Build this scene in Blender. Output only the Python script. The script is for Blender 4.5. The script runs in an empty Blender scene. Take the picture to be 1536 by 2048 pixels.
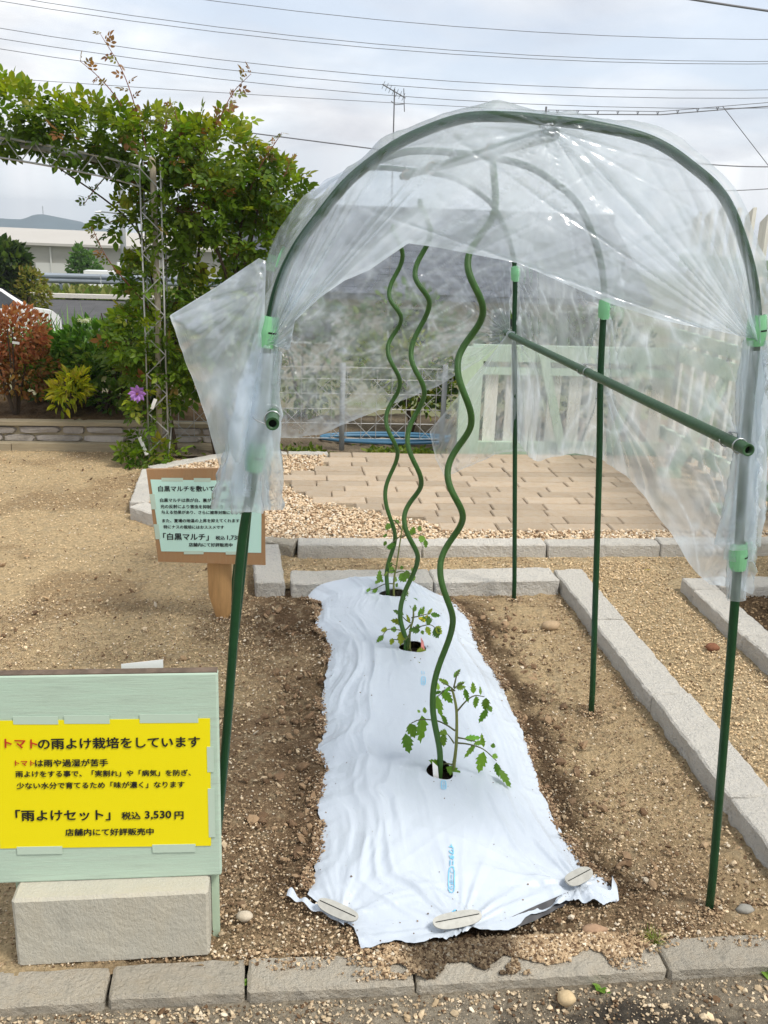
import bpy, bmesh, math, random
import numpy as np
from mathutils import Vector, Matrix

SC = bpy.context.scene
COL = SC.collection
rad = math.radians

# ---------------------------------------------------------------- camera
PITCH, YAW, ROLL = rad(17.06), rad(6.37), 0.035
fw = Vector((math.sin(YAW)*math.cos(PITCH), math.cos(YAW)*math.cos(PITCH), -math.sin(PITCH)))
rt = Vector((math.cos(YAW), -math.sin(YAW), 0))
up = rt.cross(fw)
rt2 = rt*math.cos(ROLL) + up*math.sin(ROLL)
up2 = -rt*math.sin(ROLL) + up*math.cos(ROLL)
cam_data = bpy.data.cameras.new('camera')
cam = bpy.data.objects.new('camera', cam_data)
COL.objects.link(cam)
m = Matrix((rt2, up2, -fw)).transposed().to_4x4()
m.translation = (0, 0, 1.55)
cam.matrix_world = m
cam_data.sensor_fit = 'HORIZONTAL'
cam_data.sensor_width = 36.0
cam_data.lens = 36.0*1900/1536
cam_data.clip_start = 0.05
cam_data.clip_end = 6000
SC.camera = cam

# ---------------------------------------------------------------- world: cloudy sky
SUN_EL, SUN_AZ = rad(57), rad(128)      # azimuth from +Y towards +X
w = bpy.data.worlds.new('World'); SC.world = w; w.use_nodes = True
nt = w.node_tree; N = nt.nodes; L = nt.links; N.clear()
out = N.new('ShaderNodeOutputWorld'); bg = N.new('ShaderNodeBackground')
bg.inputs['Strength'].default_value = 0.10
tc = N.new('ShaderNodeTexCoord')
sky = N.new('ShaderNodeTexSky'); sky.sky_type = 'NISHITA'; sky.sun_disc = False
sky.sun_elevation = SUN_EL; sky.sun_rotation = SUN_AZ; sky.air_density = 1.0; sky.dust_density = 1.5; sky.ozone_density = 1.0
sep = N.new('ShaderNodeSeparateXYZ'); comb = N.new('ShaderNodeCombineXYZ')
mx = N.new('ShaderNodeMath'); mx.operation = 'MAXIMUM'; mx.inputs[1].default_value = 0.06
L.new(tc.outputs['Generated'], sep.inputs[0])
L.new(sep.outputs[2], mx.inputs[0])
L.new(sep.outputs[0], comb.inputs[0]); L.new(sep.outputs[1], comb.inputs[1]); L.new(mx.outputs[0], comb.inputs[2])
L.new(comb.outputs[0], sky.inputs['Vector'])
# cloud layer: project the direction on a plane overhead so the clouds foreshorten towards the horizon
zz = N.new('ShaderNodeMath'); zz.operation = 'ADD'; zz.inputs[1].default_value = 0.22
L.new(mx.outputs[0], zz.inputs[0])
dv = N.new('ShaderNodeVectorMath'); dv.operation = 'DIVIDE'
cz = N.new('ShaderNodeCombineXYZ')
for i in range(3): L.new(zz.outputs[0], cz.inputs[i])
L.new(comb.outputs[0], dv.inputs[0]); L.new(cz.outputs[0], dv.inputs[1])
def wnoise(scale, detail, loc):
    mp = N.new('ShaderNodeMapping'); mp.inputs['Location'].default_value = loc
    L.new(dv.outputs[0], mp.inputs[0])
    n = N.new('ShaderNodeTexNoise'); n.inputs['Scale'].default_value = scale
    n.inputs['Detail'].default_value = detail; n.inputs['Roughness'].default_value = 0.55
    n.inputs['Distortion'].default_value = 0.3
    L.new(mp.outputs[0], n.inputs['Vector'])
    return n
def ramp(src, stops):
    r = N.new('ShaderNodeValToRGB'); e = r.color_ramp.elements
    e[0].position, e[0].color = stops[0][0], (*stops[0][1], 1)
    e[1].position, e[1].color = stops[-1][0], (*stops[-1][1], 1)
    for p, c in stops[1:-1]:
        k = e.new(p); k.color = (*c, 1)
    L.new(src, r.inputs[0]); return r
cover = ramp(wnoise(0.85, 5, (3.1, 7.7, 0)).outputs['Fac'], [(0.36, (0.25,)*3), (0.56, (1,)*3)])
tone = ramp(wnoise(1.9, 7, (1.3, 2.2, 0)).outputs['Fac'], [(0.30, (3.9, 4.02, 4.35)), (0.5, (5.1, 5.2, 5.4)), (0.66, (6.7, 6.7, 6.75))])
pale = N.new('ShaderNodeMix'); pale.data_type = 'RGBA'; pale.inputs[0].default_value = 0.72
pale.inputs['B'].default_value = (4.2, 4.75, 5.55, 1)
L.new(sky.outputs[0], pale.inputs['A'])
mix = N.new('ShaderNodeMix'); mix.data_type = 'RGBA'
L.new(cover.outputs[0], mix.inputs[0]); L.new(pale.outputs['Result'], mix.inputs['A']); L.new(tone.outputs[0], mix.inputs['B'])
L.new(mix.outputs['Result'], bg.inputs['Color']); L.new(bg.outputs[0], out.inputs[0])

# ---------------------------------------------------------------- sun behind thin cloud
sd = bpy.data.lights.new('sun', 'SUN'); sd.energy = 1.9; sd.angle = rad(14); sd.color = (1.0, 0.95, 0.87)
sun = bpy.data.objects.new('sun', sd); COL.objects.link(sun)
d = Vector((math.sin(SUN_AZ)*math.cos(SUN_EL), math.cos(SUN_AZ)*math.cos(SUN_EL), math.sin(SUN_EL)))
sun.rotation_euler = (-d).to_track_quat('-Z', 'Y').to_euler()

vs = SC.view_settings
vs.view_transform = 'Standard'; vs.look = 'None'; vs.exposure = 0.85; vs.gamma = 1.0; vs.use_curve_mapping = False
SC.render.engine = 'CYCLES'
cy = SC.cycles
cy.max_bounces = 10; cy.transparent_max_bounces = 24; cy.diffuse_bounces = 3; cy.glossy_bounces = 3; cy.transmission_bounces = 6
cy.sample_clamp_indirect = 6.0
cy.use_denoising = True

# ---------------------------------------------------------------- helpers
RNG = np.random.default_rng(11)
random.seed(5)

def lat(ix, iy, iz, seed):
    h = (ix.astype(np.uint64)*np.uint64(374761393) + iy.astype(np.uint64)*np.uint64(668265263)
         + iz.astype(np.uint64)*np.uint64(2246822519) + np.uint64(seed*3266489917 & 0xffffffff)) & np.uint64(0xffffffff)
    h = ((h ^ (h >> np.uint64(13)))*np.uint64(1274126177)) & np.uint64(0xffffffff)
    h = ((h ^ (h >> np.uint64(15)))*np.uint64(2246822519)) & np.uint64(0xffffffff)
    return (h ^ (h >> np.uint64(16))).astype(np.float64)/4294967295.0
def noise(x, y, z=0.0, seed=0):
    """smooth value noise, 0..1, on arrays"""
    x, y, z = np.broadcast_arrays(np.asarray(x, float), np.asarray(y, float), np.asarray(z, float))
    xi, yi, zi = np.floor(x), np.floor(y), np.floor(z)
    fx, fy, fz = x-xi, y-yi, z-zi
    fx, fy, fz = (t*t*t*(t*(t*6-15)+10) for t in (fx, fy, fz))
    xi, yi, zi = (t.astype(np.int64)+100000 for t in (xi, yi, zi))
    r = 0
    for dx in (0, 1):
        for dy in (0, 1):
            for dz in (0, 1):
                r = r + lat(xi+dx, yi+dy, zi+dz, seed)*(fx if dx else 1-fx)*(fy if dy else 1-fy)*(fz if dz else 1-fz)
    return r
def fbm(x, y, z=0.0, seed=0, octv=4, gain=0.5):
    r, a, s = 0, 1.0, 0
    for i in range(octv):
        r = r + a*noise(np.asarray(x)*2**i, np.asarray(y)*2**i, np.asarray(z)*2**i, seed+i*17); s += a; a *= gain
    return r/s
def ridge(x, y, z=0.0, seed=0, octv=2):
    r, a, s = 0, 1.0, 0
    for i in range(octv):
        r = r + a*(1-np.abs(2*noise(np.asarray(x)*2**i, np.asarray(y)*2**i, np.asarray(z)*2**i, seed+i*31)-1)); s += a; a *= 0.5
    return r/s
def sstep(a, b, x):
    t = np.clip((np.asarray(x, float)-a)/(b-a), 0, 1); return t*t*(3-2*t)

def link(o, parent=None):
    COL.objects.link(o)
    if parent is not None: o.parent = parent
    return o
def thing(name, label, cat, loc=(0, 0, 0), group=None, rotz=0.0):
    o = bpy.data.objects.new(name, None); o.location = loc; o.rotation_euler = (0, 0, rotz); link(o)
    o.empty_display_size = 0.05
    return tag(o, label, cat, group)
def tag(o, label, cat, group=None):
    o['label'] = label; o['category'] = cat
    if group: o['group'] = group
    return o
def struct(o): o['kind'] = 'structure'; return o
def stuff(o): o['kind'] = 'stuff'; return o

def raw_mesh(name, V, F, smooth=False, attrs=None):
    """V (n,3); F one (m,k) array or a list of such arrays"""
    V = np.asarray(V, float)
    Fs = F if isinstance(F, list) else [F]
    Fs = [np.asarray(f, np.int32) for f in Fs if len(f)]
    me = bpy.data.meshes.new(name)
    me.vertices.add(len(V)); me.vertices.foreach_set('co', V.astype(np.float32).ravel())
    nl = sum(f.size for f in Fs); npoly = sum(len(f) for f in Fs)
    me.loops.add(nl); me.loops.foreach_set('vertex_index', np.concatenate([f.ravel() for f in Fs]))
    me.polygons.add(npoly)
    tot = np.concatenate([np.full(len(f), f.shape[1], np.int32) for f in Fs])
    start = np.concatenate([[0], np.cumsum(tot)[:-1]]).astype(np.int32)
    me.polygons.foreach_set('loop_start', start)
    me.polygons.foreach_set('use_smooth', np.full(npoly, bool(smooth)))
    me.update(calc_edges=True); me.validate()
    for k, a in (attrs or {}).items():
        a = np.asarray(a, np.float32)
        if a.ndim == 1:
            at = me.attributes.new(k, 'FLOAT', 'POINT'); at.data.foreach_set('value', a)
        else:
            if a.shape[1] == 3: a = np.concatenate([a, np.ones((len(a), 1), np.float32)], 1)
            at = me.attributes.new(k, 'FLOAT_COLOR', 'POINT'); at.data.foreach_set('color', a.ravel())
    return me
def mesh(name, V, F, mat, parent=None, smooth=False, attrs=None, loc=None):
    me = raw_mesh(name, V, F, smooth, attrs)
    if mat: me.materials.append(mat)
    o = bpy.data.objects.new(name, me)
    if loc is not None: o.location = loc
    return link(o, parent)
def inst(name, me, parent=None, loc=(0, 0, 0), rot=(0, 0, 0), scale=(1, 1, 1)):
    o = bpy.data.objects.new(name, me); o.location = loc; o.rotation_euler = rot; o.scale = scale
    return link(o, parent)

class MB:
    """collects pieces of ONE part"""
    def __init__(s): s.v, s.f, s.n = [], {}, 0
    def add(s, V, F):
        V = np.asarray(V, float); s.v.append(V)
        for f in (F if isinstance(F, list) and not isinstance(F[0], tuple) else [F]):
            f = np.asarray(f, np.int32)
            if len(f): s.f.setdefault(f.shape[1], []).append(f+s.n)
        s.n += len(V); return s
    def box(s, c, size, rot=None):
        V = np.array([(x, y, z) for x in (-.5, .5) for y in (-.5, .5) for z in (-.5, .5)])*np.array(size)
        if rot is not None: V = V @ np.array(rot.to_matrix() if hasattr(rot, 'to_matrix') else rot).T
        return s.add(V+np.array(c), [(0, 1, 3, 2), (4, 6, 7, 5), (0, 4, 5, 1), (2, 3, 7, 6), (0, 2, 6, 4), (1, 5, 7, 3)])
    def tube(s, pts, r, n=8, caps=True):
        V, F = tube(pts, r, n, caps); return s.add(V, F)
    def build(s, name, mat, parent=None, smooth=False, loc=None):
        return mesh(name, np.concatenate(s.v), [np.concatenate(f) for f in s.f.values()], mat, parent, smooth, None, loc)
    def data(s, name, mat, smooth=False):
        me = raw_mesh(name, np.concatenate(s.v), [np.concatenate(f) for f in s.f.values()], smooth); me.materials.append(mat); return me

def tube(pts, r, n=8, caps=True):
    P = np.asarray(pts, float); k = len(P)
    R = np.broadcast_to(np.asarray(r, float), (k,))
    T = np.gradient(P, axis=0); T /= np.linalg.norm(T, axis=1)[:, None]+1e-12
    a = np.array([0, 0, 1.0]) if abs(T[0][2]) < .9 else np.array([1.0, 0, 0])
    u = np.cross(T[0], a); u /= np.linalg.norm(u)
    V = []
    ang = np.linspace(0, 2*math.pi, n, endpoint=False)
    for i in range(k):
        u = u-T[i]*(u@T[i]); u /= np.linalg.norm(u); v = np.cross(T[i], u)
        V.append(P[i]+R[i]*(np.cos(ang)[:, None]*u+np.sin(ang)[:, None]*v))
    V = np.concatenate(V)
    i = np.arange(k-1)[:, None]*n; j = np.arange(n)[None, :]; j2 = (j+1) % n
    F = np.stack([i+j, i+j2, i+n+j2, i+n+j], -1).reshape(-1, 4)
    if caps:
        c0, c1 = len(V), len(V)+1
        V = np.concatenate([V, P[:1], P[-1:]])
        jj = np.arange(n); j3 = (jj+1) % n
        T1 = np.stack([np.full(n, c0), j3, jj], -1); T2 = np.stack([np.full(n, c1), (k-1)*n+jj, (k-1)*n+j3], -1)
        return V, [F, np.concatenate([T1, T2])]
    return V, [F]
def curve(pts, n=60):
    """Catmull-Rom through the points"""
    P = np.asarray(pts, float); P = np.concatenate([2*P[:1]-P[1:2], P, 2*P[-1:]-P[-2:-1]])
    k = len(P)-3; t = np.linspace(0, k-1e-9, n); i = t.astype(int); f = (t-i)[:, None]
    a, b, c, d_ = P[i], P[i+1], P[i+2], P[i+3]
    return 0.5*((2*b)+(c-a)*f+(2*a-5*b+4*c-d_)*f**2+(3*b-a-3*c+d_)*f**3)
def grid_faces(nu, nv):
    i = np.arange(nu-1)[:, None]; j = np.arange(nv-1)[None, :]
    a = i*nv+j
    return np.stack([a, a+nv, a+nv+1, a+1], -1).reshape(-1, 4)
def along(pts, t):
    P = np.asarray(pts, float); s = np.concatenate([[0], np.cumsum(np.linalg.norm(np.diff(P, axis=0), axis=1))]); s /= s[-1]
    return np.stack([np.interp(t, s, P[:, i]) for i in range(P.shape[1])], -1)

# ---------------------------------------------------------------- materials
def mat(name, col=(.5, .5, .5), rough=.8, noise_amt=0.0, noise_scale=8.0, bump=0.0, bump_scale=40.0, metal=0.0, attr=None, spec=0.4,
        col2=None, rnd=0.0, translucent=0.0, stretch=(1, 1, 1), detail=5.0):
    m = bpy.data.materials.new(name); m.use_nodes = True
    n, l = m.node_tree.nodes, m.node_tree.links
    p = n['Principled BSDF']; o = n['Material Output']
    p.inputs['Roughness'].default_value = rough; p.inputs['Metallic'].default_value = metal
    p.inputs['Specular IOR Level'].default_value = spec
    p.inputs['Base Color'].default_value = (*col, 1)
    tcd = n.new('ShaderNodeTexCoord'); mp = n.new('ShaderNodeMapping'); mp.inputs['Scale'].default_value = stretch
    l.new(tcd.outputs['Object'], mp.inputs[0])
    if rnd:
        oi = n.new('ShaderNodeObjectInfo'); vm = n.new('ShaderNodeVectorMath'); vm.operation = 'SCALE'
        vv = n.new('ShaderNodeCombineXYZ')
        for i in range(3): l.new(oi.outputs['Random'], vv.inputs[i])
        l.new(vv.outputs[0], vm.inputs[0]); vm.inputs['Scale'].default_value = 37.0
        l.new(vm.outputs[0], mp.inputs['Location'])
    src = None
    if attr:
        a = n.new('ShaderNodeAttribute'); a.attribute_name = attr; src = a.outputs['Color']
    if noise_amt or col2 or rnd:
        base = src
        if base is None:
            rgb = n.new('ShaderNodeRGB'); rgb.outputs[0].default_value = (*col, 1); base = rgb.outputs[0]
        tx = n.new('ShaderNodeTexNoise'); tx.inputs['Scale'].default_value = noise_scale; tx.inputs['Detail'].default_value = detail
        tx.inputs['Roughness'].default_value = .65
        l.new(mp.outputs[0], tx.inputs['Vector'])
        if col2:
            rp = n.new('ShaderNodeValToRGB'); rp.color_ramp.elements[0].position = .42; rp.color_ramp.elements[1].position = .62
            l.new(tx.outputs['Fac'], rp.inputs[0])
            mm = n.new('ShaderNodeMix'); mm.data_type = 'RGBA'; l.new(rp.outputs[0], mm.inputs[0]); l.new(base, mm.inputs['A'])
            mm.inputs['B'].default_value = (*col2, 1); base = mm.outputs['Result']
        mr = n.new('ShaderNodeMapRange'); mr.inputs['From Min'].default_value = .25; mr.inputs['From Max'].default_value = .75
        mr.inputs['To Min'].default_value = 1-noise_amt; mr.inputs['To Max'].default_value = 1+noise_amt
        l.new(tx.outputs['Fac'], mr.inputs['Value'])
        val = mr.outputs[0]
        if rnd:
            r2 = n.new('ShaderNodeMapRange'); r2.inputs['To Min'].default_value = 1-rnd; r2.inputs['To Max'].default_value = 1+rnd
            l.new(oi.outputs['Random'], r2.inputs['Value'])
            mu = n.new('ShaderNodeMath'); mu.operation = 'MULTIPLY'; l.new(val, mu.inputs[0]); l.new(r2.outputs[0], mu.inputs[1]); val = mu.outputs[0]
        sc = n.new('ShaderNodeVectorMath'); sc.operation = 'SCALE'; l.new(base, sc.inputs[0]); l.new(val, sc.inputs['Scale'])
        src = sc.outputs[0]
    if src is not None: l.new(src, p.inputs['Base Color'])
    if bump:
        bt = n.new('ShaderNodeTexNoise'); bt.inputs['Scale'].default_value = bump_scale; bt.inputs['Detail'].default_value = 6; bt.inputs['Roughness'].default_value = .7
        l.new(mp.outputs[0], bt.inputs['Vector'])
        bn = n.new('ShaderNodeBump'); bn.inputs['Strength'].default_value = min(1, bump); bn.inputs['Distance'].default_value = .02
        l.new(bt.outputs['Fac'], bn.inputs['Height']); l.new(bn.outputs[0], p.inputs['Normal'])
    if translucent:
        tr = n.new('ShaderNodeBsdfTranslucent'); ms = n.new('ShaderNodeMixShader'); ms.inputs[0].default_value = translucent
        if src is not None:
            ts = n.new('ShaderNodeVectorMath'); ts.operation = 'MULTIPLY'; ts.inputs[1].default_value = (1.25, 1.3, .6); l.new(src, ts.inputs[0]); l.new(ts.outputs[0], tr.inputs[0])
        else: tr.inputs[0].default_value = (*col, 1)
        l.new(p.outputs[0], ms.inputs[1]); l.new(tr.outputs[0], ms.inputs[2]); l.new(ms.outputs[0], o.inputs[0])
    return m

MT = dict(
    soil=mat('soil', attr='Col', rough=.95, noise_amt=.5, noise_scale=80, bump=1.0, bump_scale=150, spec=.1, detail=8.0),
    far_ground=mat('far_ground', (.17, .15, .09), rough=.95, noise_amt=.3, noise_scale=.5, col2=(.10, .13, .05)),
    slab=mat('slab', (.36, .32, .26), rough=.9, noise_amt=.22, noise_scale=9, bump=.5, bump_scale=260, spec=.2),
    rock=mat('rock', attr='Col', rough=.9, noise_amt=.2, noise_scale=90, spec=.2),
    granite=mat('granite', (.77, .74, .675), rough=.9, noise_amt=.42, noise_scale=70, col2=(.58, .55, .49), bump=1.0, bump_scale=110, rnd=.07, spec=.2, detail=8.0),
    old_kerb=mat('old_kerb', (.60, .55, .455), rough=.92, noise_amt=.42, noise_scale=28, col2=(.44, .39, .31), bump=1.0, bump_scale=90, rnd=.1, spec=.15, detail=10.0),
    paver=mat('paver', (.50, .395, .285), rough=.9, noise_amt=.24, noise_scale=20, col2=(.42, .35, .27), bump=.6, bump_scale=120, rnd=.15, spec=.2, detail=7.0),
    pole=mat('pole', (.010, .050, .017), rough=.4, noise_amt=.2, noise_scale=18, spec=.3, bump=.1, bump_scale=60),
    rail=mat('rail', (.03, .085, .032), rough=.45, noise_amt=.15, noise_scale=40, bump=.15, bump_scale=90),
    pipe_bore=mat('pipe_bore', (.006, .008, .006), rough=.9),
    spiral=mat('spiral', (.042, .11, .02), rough=.45, noise_amt=.2, noise_scale=16, spec=.35, bump=.1, bump_scale=60),
    clip=mat('clip', (.22, .52, .27), rough=.4, spec=.5),
    clip_dark=mat('clip_dark', (.01, .012, .01), rough=.8),
    wire=mat('wire', (.55, .56, .57), rough=.3, metal=.9),
    steel=mat('steel', (.42, .42, .41), rough=.55, metal=.55, noise_amt=.15),
    board=mat('board', (.49, .61, .50), rough=.8, noise_amt=.26, noise_scale=26, col2=(.41, .53, .43), bump=.12, bump_scale=60, stretch=(.35, 1, 5), detail=9.0),
    board_edge=mat('board_edge', (.13, .095, .07), rough=.95, noise_amt=.5, noise_scale=30, stretch=(1, 1, 6)),
    yellow=mat('yellow', (.87, .74, .0), rough=.55),
    mint=mat('mint', (.55, .80, .70), rough=.5),
    ink=mat('ink', (.012, .012, .014), rough=.6),
    red_ink=mat('red_ink', (.55, .035, .015), rough=.6),
    tape=mat('tape', (.50, .615, .51), rough=.5),
    concrete=mat('concrete', (.55, .525, .445), rough=.92, noise_amt=.32, noise_scale=13, col2=(.44, .41, .335), bump=.45, bump_scale=140, stretch=(1, 1, .5), spec=.15, detail=10.0),
    plywood=mat('plywood', (.40, .235, .115), rough=.7, noise_amt=.25, noise_scale=9, col2=(.32, .175, .08), stretch=(7, 1, 1.2)),
    stake=mat('stake', (.47, .27, .11), rough=.75, noise_amt=.22, noise_scale=10, stretch=(6, 6, .7)),
    pale_green=mat('pale_green', (.44, .56, .42), rough=.75, noise_amt=.12, noise_scale=12, stretch=(3, 3, .6), rnd=.06),
    picket=mat('picket', (.66, .645, .57), rough=.8, noise_amt=.16, noise_scale=14, stretch=(4, 4, .5), rnd=.1),
    bark=mat('bark', (.085, .06, .04), rough=.95, noise_amt=.35, noise_scale=20, bump=.6, bump_scale=60),
    shoot=mat('shoot', (.20, .07, .045), rough=.7),
    leaf=mat('leaf', attr='Col', rough=.5, translucent=.42, spec=.3),
    post_wood=mat('post_wood', (.37, .32, .25), rough=.9, noise_amt=.2, noise_scale=14, stretch=(4, 4, .5)),
    grey_post=mat('grey_post', (.25, .265, .27), rough=.6, noise_amt=.1),
    hose=mat('hose', (.06, .165, .27), rough=.4),
    asphalt=mat('asphalt', (.085, .085, .088), rough=.95, noise_amt=.25, noise_scale=2.2, spec=.2),
    white_paint=mat('white_paint', (.78, .79, .79), rough=.35),
    tyre=mat('tyre', (.02, .02, .02), rough=.85),
    car_glass=mat('car_glass', (.02, .025, .03), rough=.06, spec=.8),
    guard=mat('guard', (.30, .34, .385), rough=.45, metal=.35, noise_amt=.15, noise_scale=1),
    warehouse=mat('warehouse', (.36, .35, .31), rough=.9, noise_amt=.16, noise_scale=.35, stretch=(1, 1, 3)),
    warehouse_panel=mat('warehouse_panel', (.55, .55, .52), rough=.85),
    warehouse_roof=mat('warehouse_roof', (.44, .42, .385), rough=.7, noise_amt=.05, noise_scale=.2),
    tile=mat('tile', (.062, .07, .088), rough=.55, rnd=.15),
    plaster=mat('plaster', (.47, .41, .31), rough=.9, noise_amt=.1),
    dark_window=mat('dark_window', (.03, .035, .04), rough=.1),
    hill=mat('hill', (.045, .085, .105), rough=1.0, noise_amt=.25, noise_scale=.02, spec=0),
    cable=mat('cable', (.16, .16, .17), rough=.7),
    peg=mat('peg', (.40, .395, .36), rough=.8, noise_amt=.15, noise_scale=60, rnd=.1),
    dark_soil=mat('dark_soil', (.022, .015, .009), rough=1.0, noise_amt=.5, noise_scale=120, bump=1, bump_scale=200, spec=.1),
    print_blue=mat('print_blue', (.19, .56, .80), rough=.5),
    paper_white=mat('paper_white', (.8, .8, .78), rough=.6),
    pink_tag=mat('pink_tag', (.80, .28, .25), rough=.5),
    petal=mat('petal', attr='Col', rough=.55, translucent=.25),
    stone_wall=mat('stone_wall', (.46, .41, .355), rough=.9, noise_amt=.35, noise_scale=16, col2=(.29, .26, .24), bump=.5, bump_scale=60, rnd=.35),
    mortar=mat('mortar', (.32, .27, .18), rough=.95, noise_amt=.2, noise_scale=25),
    timber=mat('timber', (.36, .30, .20), rough=.9, noise_amt=.25, noise_scale=10, stretch=(.4, 3, 6), bump=.4),
    black_film=mat('black_film', (.03, .03, .035), rough=.35),
)

def film_material():
    """thin polyethylene sheet: clear, a little milky, whiter where it is creased (attribute milk), glossy"""
    m = bpy.data.materials.new('clear_film'); m.use_nodes = True
    n, l = m.node_tree.nodes, m.node_tree.links; n.clear()
    o = n.new('ShaderNodeOutputMaterial')
    tcd = n.new('ShaderNodeTexCoord')
    a = n.new('ShaderNodeAttribute'); a.attribute_name = 'milk'
    nz = n.new('ShaderNodeTexNoise'); nz.inputs['Scale'].default_value = 7; nz.inputs['Detail'].default_value = 6; l.new(tcd.outputs['Object'], nz.inputs['Vector'])
    # fine crumple for the highlights
    cr = n.new('ShaderNodeTexNoise'); cr.inputs['Scale'].default_value = 20; cr.inputs['Detail'].default_value = 4; cr.inputs['Distortion'].default_value = 1.4
    l.new(tcd.outputs['Object'], cr.inputs['Vector'])
    bn = n.new('ShaderNodeBump'); bn.inputs['Strength'].default_value = .10; bn.inputs['Distance'].default_value = .012
    l.new(cr.outputs['Fac'], bn.inputs['Height'])
    f1 = n.new('ShaderNodeMapRange'); f1.inputs['From Min'].default_value = .3; f1.inputs['From Max'].default_value = .75
    f1.inputs['To Min'].default_value = .55; f1.inputs['To Max'].default_value = 1.4; l.new(nz.outputs['Fac'], f1.inputs['Value'])
    ad = n.new('ShaderNodeMath'); ad.operation = 'MULTIPLY'; ad.use_clamp = True
    l.new(f1.outputs[0], ad.inputs[0]); l.new(a.outputs['Fac'], ad.inputs[1])
    cl = n.new('ShaderNodeTexCoord')
    tr = n.new('ShaderNodeBsdfTransparent'); tr.inputs[0].default_value = (.96, .98, 1.0, 1)
    rf = n.new('ShaderNodeBsdfRefraction'); rf.inputs['IOR'].default_value = 1.06; rf.inputs['Roughness'].default_value = .30
    rf.inputs['Color'].default_value = (.96, .97, .985, 1)
    clear = n.new('ShaderNodeMixShader'); clear.inputs[0].default_value = .16
    l.new(tr.outputs[0], clear.inputs[1]); l.new(rf.outputs[0], clear.inputs[2])
    df = n.new('ShaderNodeBsdfDiffuse'); df.inputs[0].default_value = (.86, .935, 1.0, 1)
    tl = n.new('ShaderNodeBsdfTranslucent'); tl.inputs[0].default_value = (.86, .935, 1.0, 1)
    milk = n.new('ShaderNodeMixShader'); milk.inputs[0].default_value = .6
    l.new(df.outputs[0], milk.inputs[1]); l.new(tl.outputs[0], milk.inputs[2])
    body = n.new('ShaderNodeMixShader'); l.new(ad.outputs[0], body.inputs[0]); l.new(clear.outputs[0], body.inputs[1]); l.new(milk.outputs[0], body.inputs[2])
    # reflectance of a thin sheet, the same from both sides
    lw = n.new('ShaderNodeLayerWeight'); lw.inputs['Blend'].default_value = .5; l.new(bn.outputs[0], lw.inputs['Normal'])
    pw = n.new('ShaderNodeMath'); pw.operation = 'POWER'; pw.inputs[1].default_value = 4.0; l.new(lw.outputs['Facing'], pw.inputs[0])
    fr = n.new('ShaderNodeMapRange'); fr.inputs['To Min'].default_value = .075; fr.inputs['To Max'].default_value = .75; l.new(pw.outputs[0], fr.inputs['Value'])
    gl = n.new('ShaderNodeBsdfGlossy'); gl.inputs['Roughness'].default_value = .19; gl.inputs[0].default_value = (.95, .97, 1, 1); l.new(bn.outputs[0], gl.inputs['Normal'])
    fin = n.new('ShaderNodeMixShader'); l.new(fr.outputs[0], fin.inputs[0]); l.new(body.outputs[0], fin.inputs[1]); l.new(gl.outputs[0], fin.inputs[2])
    l.new(fin.outputs[0], o.inputs[0])
    return m
MT['film'] = film_material()
MT['mulch'] = mat('mulch', (.50, .555, .625), rough=.3, noise_amt=.03, noise_scale=6, bump=.12, bump_scale=14, spec=.5, stretch=(3, 1, 1))
# ---- measured layout (metres; x right, y away, z up) ----
TOMATO_A_BRANCHES = [
    [(0.485, 2.330, 0.077), (0.488, 2.330, 0.150), (0.483, 2.330, 0.248), (0.473, 2.330, 0.297), (0.465, 2.330, 0.321)],
    [(0.483, 2.330, 0.248), (0.509, 2.330, 0.282), (0.532, 2.330, 0.297), (0.559, 2.330, 0.293)],
    [(0.482, 2.330, 0.189), (0.458, 2.330, 0.202), (0.429, 2.330, 0.210), (0.387, 2.330, 0.207), (0.364, 2.330, 0.190)],
    [(0.492, 2.330, 0.150), (0.521, 2.330, 0.152), (0.560, 2.330, 0.143), (0.598, 2.330, 0.112)],
    [(0.465, 2.330, 0.314), (0.450, 2.330, 0.309), (0.442, 2.330, 0.290), (0.437, 2.330, 0.274)],
    [(0.474, 2.330, 0.314), (0.456, 2.330, 0.333), (0.433, 2.330, 0.350)],
    [(0.472, 2.330, 0.321), (0.486, 2.330, 0.335), (0.497, 2.330, 0.342)],
    [(0.471, 2.330, 0.323), (0.481, 2.330, 0.354), (0.493, 2.330, 0.361)],
    [(0.481, 2.330, 0.150), (0.469, 2.330, 0.170), (0.459, 2.330, 0.185)],
    [(0.483, 2.330, 0.080), (0.465, 2.330, 0.083), (0.451, 2.330, 0.078)],
    [(0.491, 2.330, 0.167), (0.504, 2.330, 0.177), (0.533, 2.330, 0.181)],
]
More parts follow.
